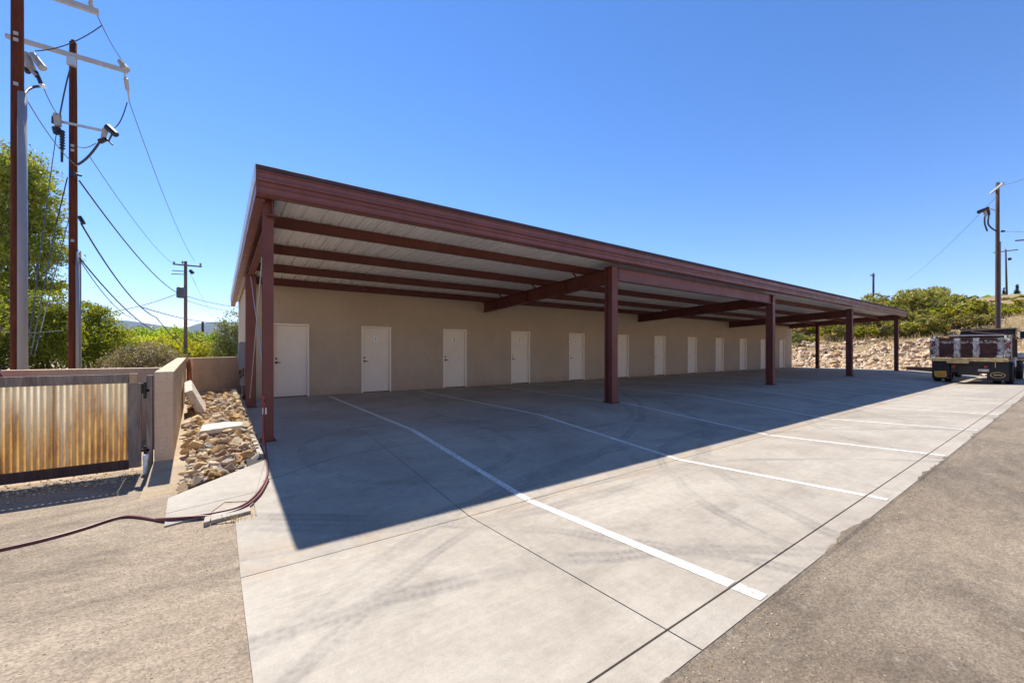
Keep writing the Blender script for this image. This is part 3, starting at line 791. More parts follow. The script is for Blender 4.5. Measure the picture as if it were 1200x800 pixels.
def pl1(r):
    y = 5.2+9.4*r.random()**1.2; x = r.uniform(-.62,.5)
    if not in_bed(x,y-.06): return None, 0
    return (x,y,bedz(x,y)-.035), r.uniform(.025,.06)
many_rocks('rubble_bed', 2600, pl1, M['stone_bed'], 300)
def pl1b(r):    # loose gravel along the gate and the wall foot
    x = r.uniform(-1.95,-.35); y = 6.55+r.gauss(0,.14) if r.random() < .8 else r.uniform(6.4,7.2)
    return (x,y,-.168), r.uniform(.006,.022)
many_rocks('loose_gravel', 700, pl1b, M['stone_bed'], 340)
def pl1c(r):    # grit collected along the edge of the asphalt and scattered over it
    if r.random() < .55: x = .5+14*r.random()**2; return (x, 1.07-abs(r.gauss(0,.05)), -.163), r.uniform(.003,.009)
    x = r.uniform(-2.5,.1); y = r.uniform(1.5,5.5); return (x,y,zleft(x,y)+.001), r.uniform(.002,.007)
many_rocks('road_grit', 900, pl1c, M['stone_bed'], 360)

# ------------------------------------------------------------------ gate
GT = thing('corrugated_gate', 'corrugated sheet gate with rust streaks framed in weathered grey timber', 'gate', (-1.9,6.72,-.17))
b = MB(); vs = []; n = 620; x0, x1 = -4.2, -.862
for i in range(n+1):
    x = x0+(x1-x0)*i/n; yy = 6.735+.013*math.sin(2*PI*x/.050)
    vs += [(x,yy,-.05),(x,yy,.955)]
fs = []
for i in range(n):
    a_ = 2*i; fs += [(a_,a_+2,a_+3,a_+1)]
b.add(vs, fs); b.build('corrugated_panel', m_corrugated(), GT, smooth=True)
b = MB(); b.bar((-4.2,6.70,.988),(-.845,6.70,.988),.045,.108); b.build('top_rail', M['wood_gate'], GT, bevel=.006)
b = MB(); b.bar((-.842,6.70,.99),(-.765,6.70,.99),.05,.115); b.build('rail_end', M['wood_new'], GT, bevel=.008)
b = MB(); b.bar((-4.2,6.71,-.045),(-.845,6.71,-.045),.06,.11); b.build('bottom_rail', M['pole_dark'], GT, bevel=.006)
b = MB(); b.box(-.858,-.735,6.69,6.735,-.09,.928); b.build('stile', M['wood_stile'], GT, bevel=.006)
b = MB(); b.box(-.745,-.70,6.72,6.76,.80,.92); b.box(-.75,-.66,6.70,6.72,.82,.85); b.tube([(-.70,6.69,.74),(-.70,6.69,.94)],.014,8); b.box(-.745,-.66,6.70,6.72,.09,.12); b.tube([(-.70,6.69,.05),(-.70,6.69,.16)],.014,8)
b.build('hinge', M['dark'], GT)
b = MB(); b.box(-.69,-.632,6.70,6.80,-.2,1.02)
tag(b.build('gate_post', M['wood_gate'], loc=(-.66,6.75,-.2), bevel=.006), 'slim dark timber gate post fixed against the block pillar', 'gate post')
b = MB(); b.tube([(-.69,6.62,-.17),(-.69,6.62,.04)],.022,10); b.tube([(-.69,6.62,.01),(-.685,6.62,.07)],.028,10)
tag(b.build('pipe_stub', M['white'], loc=(-.69,6.62,-.17)), 'short white pipe stub standing at the foot of the gate post', 'pipe')
b = MB(); b.prism([(-3.2,.72),(-2.05,.72),(-1.98,.78),(-2.32,1.22),(-3.2,1.22)], lambda p: (p[0],7.7,p[1]), lambda p: (p[0],8.6,p[1]))
b2 = MB(); b2.box(-4.2,-2.12,7.6,8.7,-.15,.88)
DM = thing('dumpster', 'red brown steel dumpster corner peeking over the timber gate rail', 'dumpster', (-3,8.1,-.15))
b2.build('body', M['redpipe'], DM, bevel=.02)
b = MB(); b.bar((-2.40,7.62,1.62),(-2.06,7.62,.90),.06,.07); b.bar((-2.75,8.68,1.62),(-2.45,8.68,.90),.06,.07); b.box(-4.2,-2.38,7.6,8.7,1.6,1.65); b.build('lid', M['hose'], DM)

# drain lid
DL = thing('drain_lid', 'small concrete drain lid set in the ground beside the slab edge', 'drain lid', (.1,4.5,-.15))
b = MB(); pts = [(-.035,4.40),(.262,4.46),(.262,4.70),(.07,4.785),(-.03,4.60)]
k = 5; zz = -.140; b.add([(p[0],p[1],zz) for p in pts]+[(p[0],p[1],zz-.06) for p in pts], [(0,1,2,3,4)]+[(q,(q+1)%k,k+(q+1)%k,k+q) for q in range(k)])
b.build('cover', M['concrete'], DL, bevel=.004)
b = MB(); b.add([(-.085,4.385,zz),(-.042,4.395,zz),(-.028,4.54,zz),(-.075,4.53,zz),(-.085,4.385,zz-.06),(-.042,4.395,zz-.06),(-.028,4.54,zz-.06),(-.075,4.53,zz-.06)], [(0,1,2,3),(0,4,5,1),(1,5,6,2),(2,6,7,3),(3,7,4,0)]); b.build('collar', M['concrete'], DL)

# standpipe and hose
SPp = thing('standpipe', 'red water standpipe with white handle beside the nearest carport post', 'standpipe', (.55,6.66,-.1))
b = MB(); b.tube([(.545,6.70,-.12),(.545,6.70,.62)],.016,10); b.build('riser', M['redpipe'], SPp)
b = MB(); b.tube([(.545,6.70,.60),(.545,6.70,.70)],.024,10); b.tube([(.545,6.70,.63),(.545,6.62,.60),(.545,6.60,.55)],[.02,.018,.017],10); b.build('tap', M['redpipe'], SPp, smooth=True)
b = MB(); b.box(.525,.575,6.625,6.645,.44,.53); b.build('tag', M['white'], SPp, bevel=.004)
def smooth_path(pts, k=10):
    pts = [Vector(p) for p in pts]; out = []
    P_ = [pts[0]]+pts+[pts[-1]]
    for i in range(1, len(P_)-2):
        for j in range(k):
            t = j/k; a,b_,c,d = P_[i-1],P_[i],P_[i+1],P_[i+2]
            out.append(.5*((2*b_)+(-a+c)*t+(2*a-5*b_+4*c-d)*t*t+(-a+3*b_-3*c+d)*t**3))
    out.append(pts[-1]); return out
hz = lambda x,y: (prof(y) if x > .14 or y > 4.55 and x > -.35 else zleft(x,y))+.013
hp = [(.545,6.60,.56),(.535,6.52,.30),(.53,6.25,.05)]
for x, y in [(.515,5.85),(.46,5.3),(.335,4.86),(.19,4.62),(.0,4.58),(-.18,4.60),(-.36,4.66),(-.54,4.88),(-.64,4.98),(-.74,4.98),(-.90,4.86),(-1.12,4.76),(-1.42,4.70),(-1.8,4.62),(-2.4,4.6)]: hp.append((x,y,hz(x,y)))
b = MB(); b.tube(smooth_path(hp), .0115, 8)
hp2 = [(x,y+.0,hz(x,y)+.004) for x,y in [(.47,5.22),(.35,4.80),(.20,4.56),(.02,4.53),(-.15,4.57),(-.32,4.63),(-.42,4.72)]]
b.tube(smooth_path(hp2), .0115, 8)
tag(b.build('garden_hose', M['hose'], loc=(.5,6,0), smooth=True), 'maroon garden hose trailing from the standpipe across concrete and asphalt', 'hose')

# ------------------------------------------------------------------ power poles and wires
def pole_shaft(root, x, y, z0, z1, r0, r1, mat):
    b = MB(); b.tube([(x,y,z0+(z1-z0)*k/6) for k in range(7)], [r0+(r1-r0)*k/6 for k in range(7)], 14); return b.build('shaft', mat, root, smooth=True)
PA = thing('utility_pole', 'thick rust brown utility pole with broad grey conduit, leftmost and nearest', 'utility pole', (-3.9,15.1,-.1))
ax, ay = -3.9, 15.1
pole_shaft(PA, ax, ay, -.2, 11.4, .118, .105, M['pole'])
b = MB(); b.tube([(ax+.115,ay-.12,-.1),(ax+.112,ay-.115,3.5),(ax+.105,ay-.105,7.55)],[.09,.086,.08],14); b.build('conduit', M['conduit'], PA, smooth=True)
b = MB(); b.bar((-5.25,15.0-.12,10.05),(-2.45,15.0-.12,10.05),.10,.13); b.build('crossarm', M['arm'], PA, bevel=.008)
for xx in (-2.6,-5.1):
    b = MB(); b.tube([(xx,14.88,10.11),(xx,14.88,10.2),(xx,14.88,10.24),(xx,14.88,10.3),(xx,14.88,10.33)],[.02,.06,.03,.055,.02],10); b.build('insulator', M['insul'], PA)
for zz in (8.93,8.78,7.72):
    b = MB(); b.box(ax-.035,ax+.045,ay-.128,ay-.112,zz-.04,zz+.04); b.build('number_tag', M['arm'], PA)
# group of dead-end gear on pole A
b = MB()
for (p0,p1,r_) in (((30,63),(36,80),.10),((38,64),(50,80),.09),((34,78),(44,90),.06)):
    b.tube([at(*p0,10.6),at(*p1,10.6)],[r_*.8,r_],10)
b.build('cable_terminator', M['insul'], PA)
b = MB(); b.tube([at(42,84,10.6),at(48,98,10.6)],.045,8); b.tube([at(30,80,10.6),at(33,85,10.6)],.06,8); b.build('bushing', M['dark'], PA)
b = MB(); b.tube(smooth_path([at(29,110,10.2),at(33,105,10.4),at(40,102,10.6),at(50,101,10.6)]),.03,8); b.build('cable_tail', M['cable'], PA)
b = MB(); b.tube([at(48,100,10.6),at(52,102,10.6)],.05,8); b.build('bracket', M['galv_pale'], PA)

PB = thing('utility_pole', 'rust brown utility pole with grey crossarm, standing behind the block wall', 'utility pole', (-3.8,19.4,-.1))
bx, by = -3.8, 19.4
pole_shaft(PB, bx, by, -.2, 11.42, .118, .092, M['pole'])
b = MB(); b.tube([(bx,by,11.42),(bx,by,11.5)],.05,8); b.build('pole_cap', M['pole'], PB)
b = MB(); b.bar((-5.2,19.2,10.9),(-2.45,19.2,10.9),.10,.13); b.build('crossarm', M['arm'], PB, bevel=.008)
b = MB(); b.box(bx-.1,bx+.1,19.12,19.26,10.55,10.82); b.build('arm_bracket', M['galv'], PB)
b = MB(); b.tube([(bx+.12,by-.10,-.1),(bx+.12,by-.10,4.55)],.045,10); b.build('conduit', M['conduit'], PB, smooth=True)
b = MB(); b.tube([(bx+.185,by-.06,-.1),(bx+.18,by-.06,4.6)],.022,8); b.build('conduit', M['conduit'], PB, smooth=True)
b = MB(); b.bar(at(68,142,13.3),at(124,154,13.6),.06,.07); b.build('equipment_arm', M['galv'], PB)
for zz in (8.0,7.85,4.9):
    b = MB(); b.box(bx-.035,bx+.045,by-.122,by-.100,zz-.04,zz+.04); b.build('number_tag', M['arm'], PB)
def cutout(root, pts, d):
    for (p0,p1,r_,mt) in pts:
        b = MB(); b.tube([at(*p0,d),at(*p1,d)],[r_,r_*.85],8); b.build('cutout_fuse', M[mt], root)
cutout(PB, [((67,134),(68,148),.10,'insul'),((64,137),(63,145),.07,'dark'),((66,150),(67,157),.11,'dark')], 13.2)
cutout(PB, [((126,149),(136,158),.11,'dark'),((124,151),(121,162),.08,'insul'),((117,166),(124,163),.08,'dark'),((124,162),(132,170),.03,'dark'),((131,158),(127,166),.025,'dark')], 13.6)
b = MB(); b.tube([at(73,153,13.2),at(72.5,190,13.2)],[.05,.03],8)
for k in range(7): b.tube([at(73,154+k*3.2,13.2),at(73,155+k*3.2,13.2)],.07,8)
b.build('arrester', M['dark'], PB)
b = MB(); b.tube([at(141,72,14.1),at(148,82,14.1)],[.09,.12],8); b.build('insulator', M['insul'], PB)
b = MB(); b.tube([at(84,200,13.3),at(84,207,13.3)],.07,8); b.tube([at(89,204,13.3),at(95,206,13.3)],.035,8); b.tube([at(93,254,13.3),at(98,262,13.3)],.06,8); b.build('wire_clamp', M['dark'], PB)

PC = thing('utility_pole', 'grey wooden utility pole with a transformer drum, beyond the back wall', 'utility pole', tuple(at(217.5,432,34)))
pc = at(217.5,420,34); cx, cy = pc.x, pc.y
pole_shaft(PC, cx, cy, -.3, 8.65, .14, .11, M['pole_gray'])
b = MB(); b.bar(at(203,309.5,34.2),at(236,312.5,33.6),.09,.11); b.build('crossarm', M['pole_gray'], PC)
b = MB(); b.bar(at(202,317,34.2),at(217,318,33.8),.06,.06); b.bar(at(201,321,34.2),at(217,321.5,33.8),.06,.06); b.build('lower_arm', M['pole_gray'], PC)
b = MB(); c_ = at(212,343,33.7); b.tube([c_+Vector((0,0,-.42)),c_+Vector((0,0,-.38)),c_+Vector((0,0,.34)),c_+Vector((0,0,.42)),c_+Vector((0,0,.55))],[.24,.30,.30,.26,.06],14); b.build('transformer', M['tank'], PC, smooth=False)
for p in ((204,307.5),(214,307),(235,309.5)):
    b = MB(); b.tube([at(p[0],p[1]+2,34),at(p[0],p[1]-1,34)],.07,8); b.build('insulator', M['insul'], PC)
b = MB(); b.tube([at(223,317,33.8),at(226,320,33.8)],.14,8); b.build('cutout_fuse', M['dark'], PC)
PD = thing('utility_pole', 'small slim pole far off among the yellow green trees at left', 'utility pole', tuple(at(237.5,405,60)))
p = at(237.5,410,60); pole_shaft(PD, p.x, p.y, -.3, CAM_H+33*60/FPX, .2, .15, M['pole_dark'])

PE = thing('utility_pole', 'tall brown utility pole rising behind the dump truck', 'utility pole', tuple(at(1169,415,31)))
p = at(1169,410,31); ex, ey = p.x, p.y
pole_shaft(PE, ex, ey, 1.0, CAM_H+196*31/FPX, .135, .10, M['pole_dark'])
b = MB(); b.bar(at(1161,226.5,31.5),at(1176,214.5,30),.12,.13); b.build('crossarm', M['galv_pale'], PE)
b = MB(); b.tube([(ex+.17,ey-.1,1),(ex+.17,ey-.1,9.5)],.06,8); b.build('conduit', M['conduit'], PE)
b = MB(); b.bar(at(1160,244,31),at(1169,248,31),.05,.05); b.build('equipment_arm', M['galv'], PE)
cutout(PE, [((1147,248.5),(1158,244),.14,'dark'),((1153,244),(1155,254),.1,'insul'),((1158,246),(1159,252),.09,'dark'),((1174,271),(1177,271),.08,'dark')], 30.8)
b = MB(); b.tube(smooth_path([at(1154,254,30.8),at(1154,262,30.8),at(1157,271,30.8)]),.05,6); b.tube(smooth_path([at(1159,251,30.8),at(1158,262,30.8),at(1163,268,30.8),at(1168,271,30.8)]),.05,6); b.build('cable_tail', M['cable'], PE)
PF = thing('utility_pole', 'thin dark utility pole on the hill crest right of the brown pole', 'utility pole', tuple(at(1178.5,352,82)))
pole_b = at(1180,355,82); pole_t = at(1178.5,292,82)
b = MB(); b.tube([pole_b,pole_t],[.17,.12],10); b.build('shaft', M['pole_dark'], PF, smooth=True)
b = MB(); b.bar(at(1164.5,296,84),at(1193,292.5,80),.16,.18); b.build('crossarm', M['pole_dark'], PF)
b = MB(); b.tube([at(1183,302,82),at(1183.5,305,82)],.25,8); b.build('insulator', M['dark'], PF)
PG = thing('utility_pole', 'distant dark utility pole showing above the far end of the roof', 'utility pole', tuple(at(1023,372,70)))
p = at(1023.5,410,70); pole_shaft(PG, p.x, p.y, 2, CAM_H+90*70/FPX, .18, .14, M['pole_dark'])
b = MB(); b.bar(at(1020,322.5,70),at(1025,323,70),.15,.15); b.build('crossarm', M['pole_dark'], PG)
PH = thing('utility_pole', 'utility pole at the right edge of which only a crossarm end shows', 'utility pole', tuple(at(1211,360,60)))
p = at(1211,410,60); pole_shaft(PH, p.x, p.y, 2, CAM_H+132*60/FPX, .24, .18, M['pole_dark'])
b = MB(); b.bar(at(1190,282,60),at(1230,279,60),.14,.16); b.build('crossarm', M['pole_dark'], PH)

WG = 'overhead power lines'
def wire(p0, p1, sag, r, label, mat='wire', extra=None):
    p0 = Vector(p0); p1 = Vector(p1); pts = []
    for i in range(25):
        t = i/24; q = p0.lerp(p1,t); q.z -= sag*4*t*(1-t); pts.append(q)
    b = MB(); b.tube(pts, r, 6)
    return tag(b.build('power_line', M[mat], loc=p0, smooth=True), label, 'power line', WG)
wire(at(113,16,10.6), at(146,74,14.15), .12, .012, 'thin wire between the ends of the two grey crossarms')
b = MB(); b.tube([at(145.5,84,14.1),at(147,91,14.2),at(147.4,92,14.2),at(149.5,106,14.4),at(150,107,14.4),at(151.5,118,14.6)],[.025,.03,.065,.06,.025,.02],8); tag(b.build('strain_insulator', M['insul'], loc=at(145.5,84,14.1)), 'grey strain insulator string hanging at the crossarm end', 'insulator')
wire(at(151,118,14.6), at(228,306,34), .55, .012, 'long thin wire from the crossarm end down to the transformer pole')
wire(at(33,120,10.3), at(90,195,13.4), .15, .012, 'wire slanting from the nearest pole down to the crossarm pole')
wire(at(51,103,10.6), at(67,134,13.2), .05, .012, 'short wire from the white bracket to the left fuse cutout')
wire(at(104,182,13.5), at(203,309,34.2), .4, .012, 'faint wire from mid pole to the left end of the far crossarm')
wire(at(93,212,13.4), at(208,343,33.6), .5, .026, 'thick black cable from the crossarm pole to the transformer', 'cable')
wire(at(95,262,13.4), at(183,372,24), .5, .026, 'black service cable sloping down above the far hills', 'cable')
wire(at(183,372,24), at(246,440,34), .1, .026, 'lower run of black service cable disappearing behind the wall', 'cable')
wire(at(93,302,13.4), at(182,388,24), .3, .024, 'lowest black service cable leaving the crossarm pole', 'cable')
wire(at(93,304,13.4), at(160,374,22), .4, .014, 'thin cable hanging just under the lowest black service cable', 'cable')
wire(at(110,368,30), at(208,344,33.6), .25, .024, 'cable running left from the transformer pole at mid height', 'cable')
def on_span(p0, p1, sag, px):
    best = None
    for i in range(400):
        t = i/399; q = p0.lerp(p1,t); q.z -= sag*4*t*(1-t)
        dd = q.x*FW[0]+q.y*FW[1]; rr_ = q.x*RT[0]+q.y*RT[1]; e = abs(600+FPX*rr_/dd-px)
        if best is None or e < best[0]: best = (e, q)
    return best[1]
wire(on_span(at(95,262,13.4), at(183,372,24), .5, 165), at(262,378,40), .25, .024, 'cable crossing behind the transformer pole toward the building', 'cable')
wire(at(219,347,33.8), at(290,360,40), .2, .022, 'cable from the transformer to the right toward the roof', 'cable')
wire(at(219,352,33.8), at(290,367,40), .2, .018, 'second thinner cable just beneath the one to the roof', 'cable')
wire(at(222,318,33.8), at(250,372,30), .1, .014, 'guy wire running down right from the transformer pole')
wire(at(83,78,13.3), at(70,136,13.2), -.1, .02, 'black jumper beside the crossarm pole, dropping to the left cutout', 'cable')
wire(at(66,157,13.2), at(34,400,10.5), -.1, .011, 'long thin drop wire falling left from the left cutout')
wire(at(79,208,13.3), at(66,262,12.0), .0, .016, 'guy strand at the left of the crossarm pole, upper', 'cable')
wire(at(66,262,12.0), at(36,415,9.6), .0, .010, 'pale guy strand continuing to the ground behind the wall')
wire(at(81,255,13.3), at(40,418,9.8), .0, .010, 'second pale guy strand right beside the first')
wire(at(149,120,14.5), at(128,148,13.7), .35, .016, 'curved jumper from strain insulator to the right cutout', 'cable')
wire(at(117,166,13.6), at(91,193,13.4), .1, .035, 'thick black cable from the right cutout into the pole', 'cable')
wire(at(120,29.5,11.2), at(41,60,10.7), .16, .012, 'black jumper arching below the upper crossarm', 'cable')
wire(at(91,172,13.4), at(112,168,13.6), .08, .012, 'thin loose jumper loop beside the right cutout')
wire(at(0,389,16), at(75,387,18), .06, .012, 'pale low wire crossing between the two brown poles')
wire(at(1176,217,31), at(1290,165,24), .3, .016, 'wire leaving the tall brown pole to the upper right')
wire(at(1167,231,31), at(1060,330,75), .5, .014, 'faint wire from the tall brown pole toward the distant pole')
wire(at(1176,271,31), at(1290,262,24), .2, .014, 'wire leaving the tall brown pole level to the right')

# ------------------------------------------------------------------ dump truck
TK = thing('dump_truck', 'old rusty brown dump truck seen from behind, worn primer on its tailgate', 'truck', (30.5,3.07,-.2))
tx = 28.0; y0, y1 = 1.87, 4.27
GZ = -.2
b = MB(); b.box(tx+.05,31.6,y0+.04,y0+.12,.98,1.88); b.box(tx+.05,31.6,y1-.12,y1-.04,.98,1.88); b.box(31.52,31.6,y0+.12,y1-.12,.98,2.05); b.box(tx+.05,31.6,y0+.12,y1-.12,.98,1.06)
for k in range(5):
    xx = tx+.5+.68*k; b.box(xx,xx+.1,y0-.03,y0+.04,.98,1.84); b.box(xx,xx+.1,y1-.04,y1+.03,.98,1.84)
b.box(tx+.05,31.6,y0-.05,y0+.13,1.88,1.96); b.box(tx+.05,31.6,y1-.13,y1+.05,1.88,1.96)
b.build('dump_bed', M['truck_rust'], TK, bevel=.012)
b = MB(); b.box(tx,tx+.05,y0+.1,y1-.1,.98,1.86)
for yy in (3.42,2.83): b.box(tx-.07,tx,yy-.075,yy+.075,1.02,1.80)
for zz in (1.0,1.78): b.box(tx-.06,tx-.001,y0+.18,y1-.18,zz,zz+.09)
b.build('tailgate', M['truck'], TK, bevel=.01)
for ya_ in (y0-.06, y1-.14):
    b = MB(); b.prism([(tx-.06,.95),(tx+.35,.95),(tx+.30,1.97),(tx+.02,1.97),(tx-.06,1.75)], lambda p: (p[0],ya_,p[1]), lambda p: (p[0],ya_+.2,p[1])); pst = b.build('corner_post', M['truck_post'], TK, bevel=.01)
    b = MB(); b.box(tx-.075,tx-.06,ya_+.05,ya_+.14,1.5,1.64); b.build('tail_light', M['tail_red'], pst)
    b = MB(); b.tube([(tx-.02,ya_+.1,1.93),(tx-.10,ya_+.1,1.96),(tx-.14,ya_+.1,1.88)],.03,8); b.build('hinge', M['truck_frame'], pst)
b = MB(); b.prism([(y0+.05,1.97),(y1-.45,1.97),(y1-.55,2.32),(y0+.0,2.40)], lambda p: (31.55,p[0],p[1]), lambda p: (31.75,p[0],p[1])); b.box(31.6,33.2,y0+.05,y1-.5,2.36,2.42)
b.build('cab_shield', M['truck_frame'], TK, bevel=.01)
b = MB(); b.bar((31.52,y0+.0,2.40),(31.52,y1-.55,2.33),.06,.05); b.bar((31.52,y0+.1,2.07),(31.52,y1-.5,2.05),.05,.035); b.bar((31.52,y0+.03,2.02),(31.52,y0+.0,2.40),.05,.05); b.build('shield_rim', M['bumper_yellow'], TK)
b = MB(); b.bar((31.0,y0+.1,2.16),(31.0,y1-.6,2.12),.06,.08); b.bar((30.0,y0+.1,2.02),(31.5,y1-.9,2.28),.03,.04); b.build('tarp_roll', M['truck_rust'], TK)
b = MB(); b.bar((28.05,y0+.15,1.98),(28.05,y1-.6,2.02),.05,.05); b.build('tarp_bar', M['galv'], TK)
b = MB(); b.box(tx-.12,tx+.12,y0+.02,y1+.0,.81,.965); b.box(tx-.10,tx+.02,3.05,3.75,.72,.84); b.build('rear_beam', M['bumper_yellow'], TK, bevel=.012)
b = MB(); b.box(tx+.2,35.2,2.62,2.78,.45,.82); b.box(tx+.2,35.2,3.36,3.52,.45,.82); b.box(tx+.1,tx+.3,2.5,3.64,.30,.78); b.bar((29.1,2.0,.33),(29.1,4.14,.33),.2,.2); b.box(tx+.05,tx+.11,2.75,3.40,.18,.62)
b.build('chassis', M['truck_frame'], TK)
b = MB(); b.box(tx+.02,tx+.06,2.45,2.78,.36,.47); b.build('licence_plate', M['truck_white'], TK)
b = MB(); b.box(tx+.02,tx+.07,2.5,2.6,.52,.62); b.box(tx+.02,tx+.07,3.5,3.6,.5,.6); b.build('lamp', M['tail_red'], TK)
for (wx, wy) in ((29.1,1.93),(29.1,2.30),(29.1,3.84),(29.1,4.21),(34.2,1.95),(34.2,4.15)):
    b = MB(); prof_ = [(-.13,.30),(-.13,.44),(-.10,.50),(.10,.50),(.13,.44),(.13,.30)]
    n = 28; vs = []
    for i in range(n):
        a_ = 2*PI*i/n
        for (o_, r_) in prof_: vs.append((wx+r_*math.cos(a_), wy+o_, .30+r_*math.sin(a_)))
    k = len(prof_); fs = [(i*k+j,((i+1)%n)*k+j,((i+1)%n)*k+j+1,i*k+j+1) for i in range(n) for j in range(k-1)]
    b.add(vs, fs); w = b.build('wheel', M['rubber'], TK)
    b = MB(); b.tube([(wx,wy-.08,.30),(wx,wy-.02,.30),(wx,wy+.08,.30)],[.30,.16,.30],18); b.build('rim', M['truck_white'], w)
for i, (ya_, yb2) in enumerate(((3.68,4.26),(1.88,2.52))):
    b = MB(); b.box(tx+.06,tx+.075,ya_,yb2,-.02,.84); fl = b.build('mud_flap', M['rubber'], TK)
    cyy = (ya_+yb2)/2; cz = .20 if i == 0 else .22
    if i == 0:
        b = MB(); b.prism([(cyy-.20,cz-.10),(cyy-.16,cz-.15),(cyy+.14,cz-.15),(cyy+.20,cz-.09),(cyy+.21,cz+.12),(cyy-.19,cz+.13)], lambda p: (tx+.05,p[0],p[1]), lambda p: (tx+.06,p[0],p[1])); b.build('badge', M['badge_yellow'], fl)
        b = MB(); 
        for k in range(5): b.box(tx+.044,tx+.05,cyy-.15+k*.06,cyy-.12+k*.06,cz-.01,cz+.06)
        b.box(tx+.044,tx+.05,cyy-.14,cyy+.14,cz-.08,cz-.05); b.build('badge_mark', M['tail_red'], fl)
    else:
        b = MB(); ring = [(tx+.05, cyy+.21*math.cos(2*PI*k/24), cz+.12*math.sin(2*PI*k/24)) for k in range(25)]
        b.tube(ring, .012, 6); b.box(tx+.045,tx+.055,cyy-.13,cyy+.12,cz-.015,cz+.025); b.build('badge', M['bumper_yellow'], fl)
b = MB(); b.box(31.9,33.9,2.0,4.14,.75,1.75); b.prism([(31.9,1.75),(33.9,1.75),(33.5,2.04),(31.95,2.04)], lambda p: (p[0],2.05,p[1]), lambda p: (p[0],4.09,p[1])); b.prism([(33.9,.6),(35.4,.6),(35.3,1.55),(33.9,1.72)], lambda p: (p[0],2.2,p[1]), lambda p: (p[0],3.94,p[1]))
b.build('cab', M['truck_white'], TK, bevel=.03)
b = MB(); b.prism([(32.3,1.40),(33.75,1.40),(33.5,1.98),(32.3,1.98)], lambda p: (p[0],2.03,p[1]), lambda p: (p[0],2.045,p[1])); b.build('side_window', M['glass'], TK)
b = MB(); b.box(30.2,31.5,1.92,2.3,.40,.85); b.tube([(32.0,1.95,.5),(33.2,1.95,.5)],.24,14); b.build('fuel_tank', M['truck_frame'], TK, bevel=.02)
b = MB(); b.prism([(33.5,.95),(33.65,1.18),(34.75,1.18),(34.95,.85),(34.8,.80),(34.65,1.02),(33.8,1.02),(33.65,.9)], lambda p: (p[0],1.72,p[1]), lambda p: (p[0],2.2,p[1])); b.build('fender', M['truck_white'], TK, bevel=.02)
b = MB(); b.box(32.3,33.3,1.72,2.05,.45,.52); b.box(32.3,33.3,1.78,2.05,.75,.80); b.build('step', M['truck_frame'], TK)
b = MB(); b.box(29.6,30.1,1.80,2.0,.55,1.0); b.build('tool_box', M['truck_white'], TK, bevel=.02)
b = MB(); b.tube([(27.93,2.26,.55),(27.93,2.26,1.0)],.012,6); b.build('chain', M['bumper_yellow'], TK)
b = MB(); b.tube([(27.93,4.0,.9),(27.93,4.0,1.16)],.014,6); b.build('chain', M['tail_red'], TK)
b = MB(); b.box(32.9,33.0,1.58,1.86,1.88,2.30); mr = b.build('mirror', M['truck_white'], TK, bevel=.02)
b = MB(); b.box(32.885,32.9,1.61,1.83,1.93,2.26); b.build('mirror_glass', M['dark'], mr)
b = MB(); b.tube([(32.95,1.72,1.9),(33.0,2.05,1.85)],.02,6); b.tube([(32.95,1.72,2.28),(33.0,2.05,2.3)],.02,6); b.build('mirror_arm', M['dark'], TK)
# sleeper beam on the ground left of truck and light rubble under it
b = MB(); b.box(37.4,37.7,4.0,6.9,-.16,.22)
tag(b.build('timber_sleeper', M['pole_dark'], loc=(37.5,5.5,-.16), bevel=.02), 'dark timber sleeper lying on the ground between last post and truck', 'timber')

# ------------------------------------------------------------------ riprap on the far bank
meshes2 = [rock_mesh(100+s, 2, .7, 9, 1.15) for s in range(10)]
for me in meshes2: me.materials.append(M['rip'])
rs = random.Random(5); k = 0
while k < 260:
    x = 37.9+5.3*rs.random()**1.2; y = rs.uniform(3.8,16.5)
    if k % 6 == 0: y = rs.uniform(-.5,2.5)
    sz = rs.choice([rs.uniform(.10,.18),rs.uniform(.14,.24),rs.uniform(.22,.40)])
    o = bpy.data.objects.new('riprap_boulder', meshes2[k%10]); col.objects.link(o)
    o.location = (x,y,hill_z(max(x,38.2),y)+.04+sz*.2); o.scale = (sz*rs.uniform(.85,1.2),sz*rs.uniform(.8,1.1),sz)
    o.rotation_euler = (rs.gauss(0,.35),rs.gauss(0,.35),rs.uniform(0,6.28))
    tag(o, 'pale tan boulder in the stone bank beyond the far end of the carport', 'boulder', 'boulders on the far bank'); k += 1
def pl2(r):
    x = 37.7+5.8*r.random()**1.25; y = r.uniform(-8,26); return (x,y,hill_z(max(x,38.2),y)+.05), r.choice([r.uniform(.09,.16),r.uniform(.14,.28)])
many_rocks('riprap_bank', 9000, pl2, M['rip_bed'], 400)

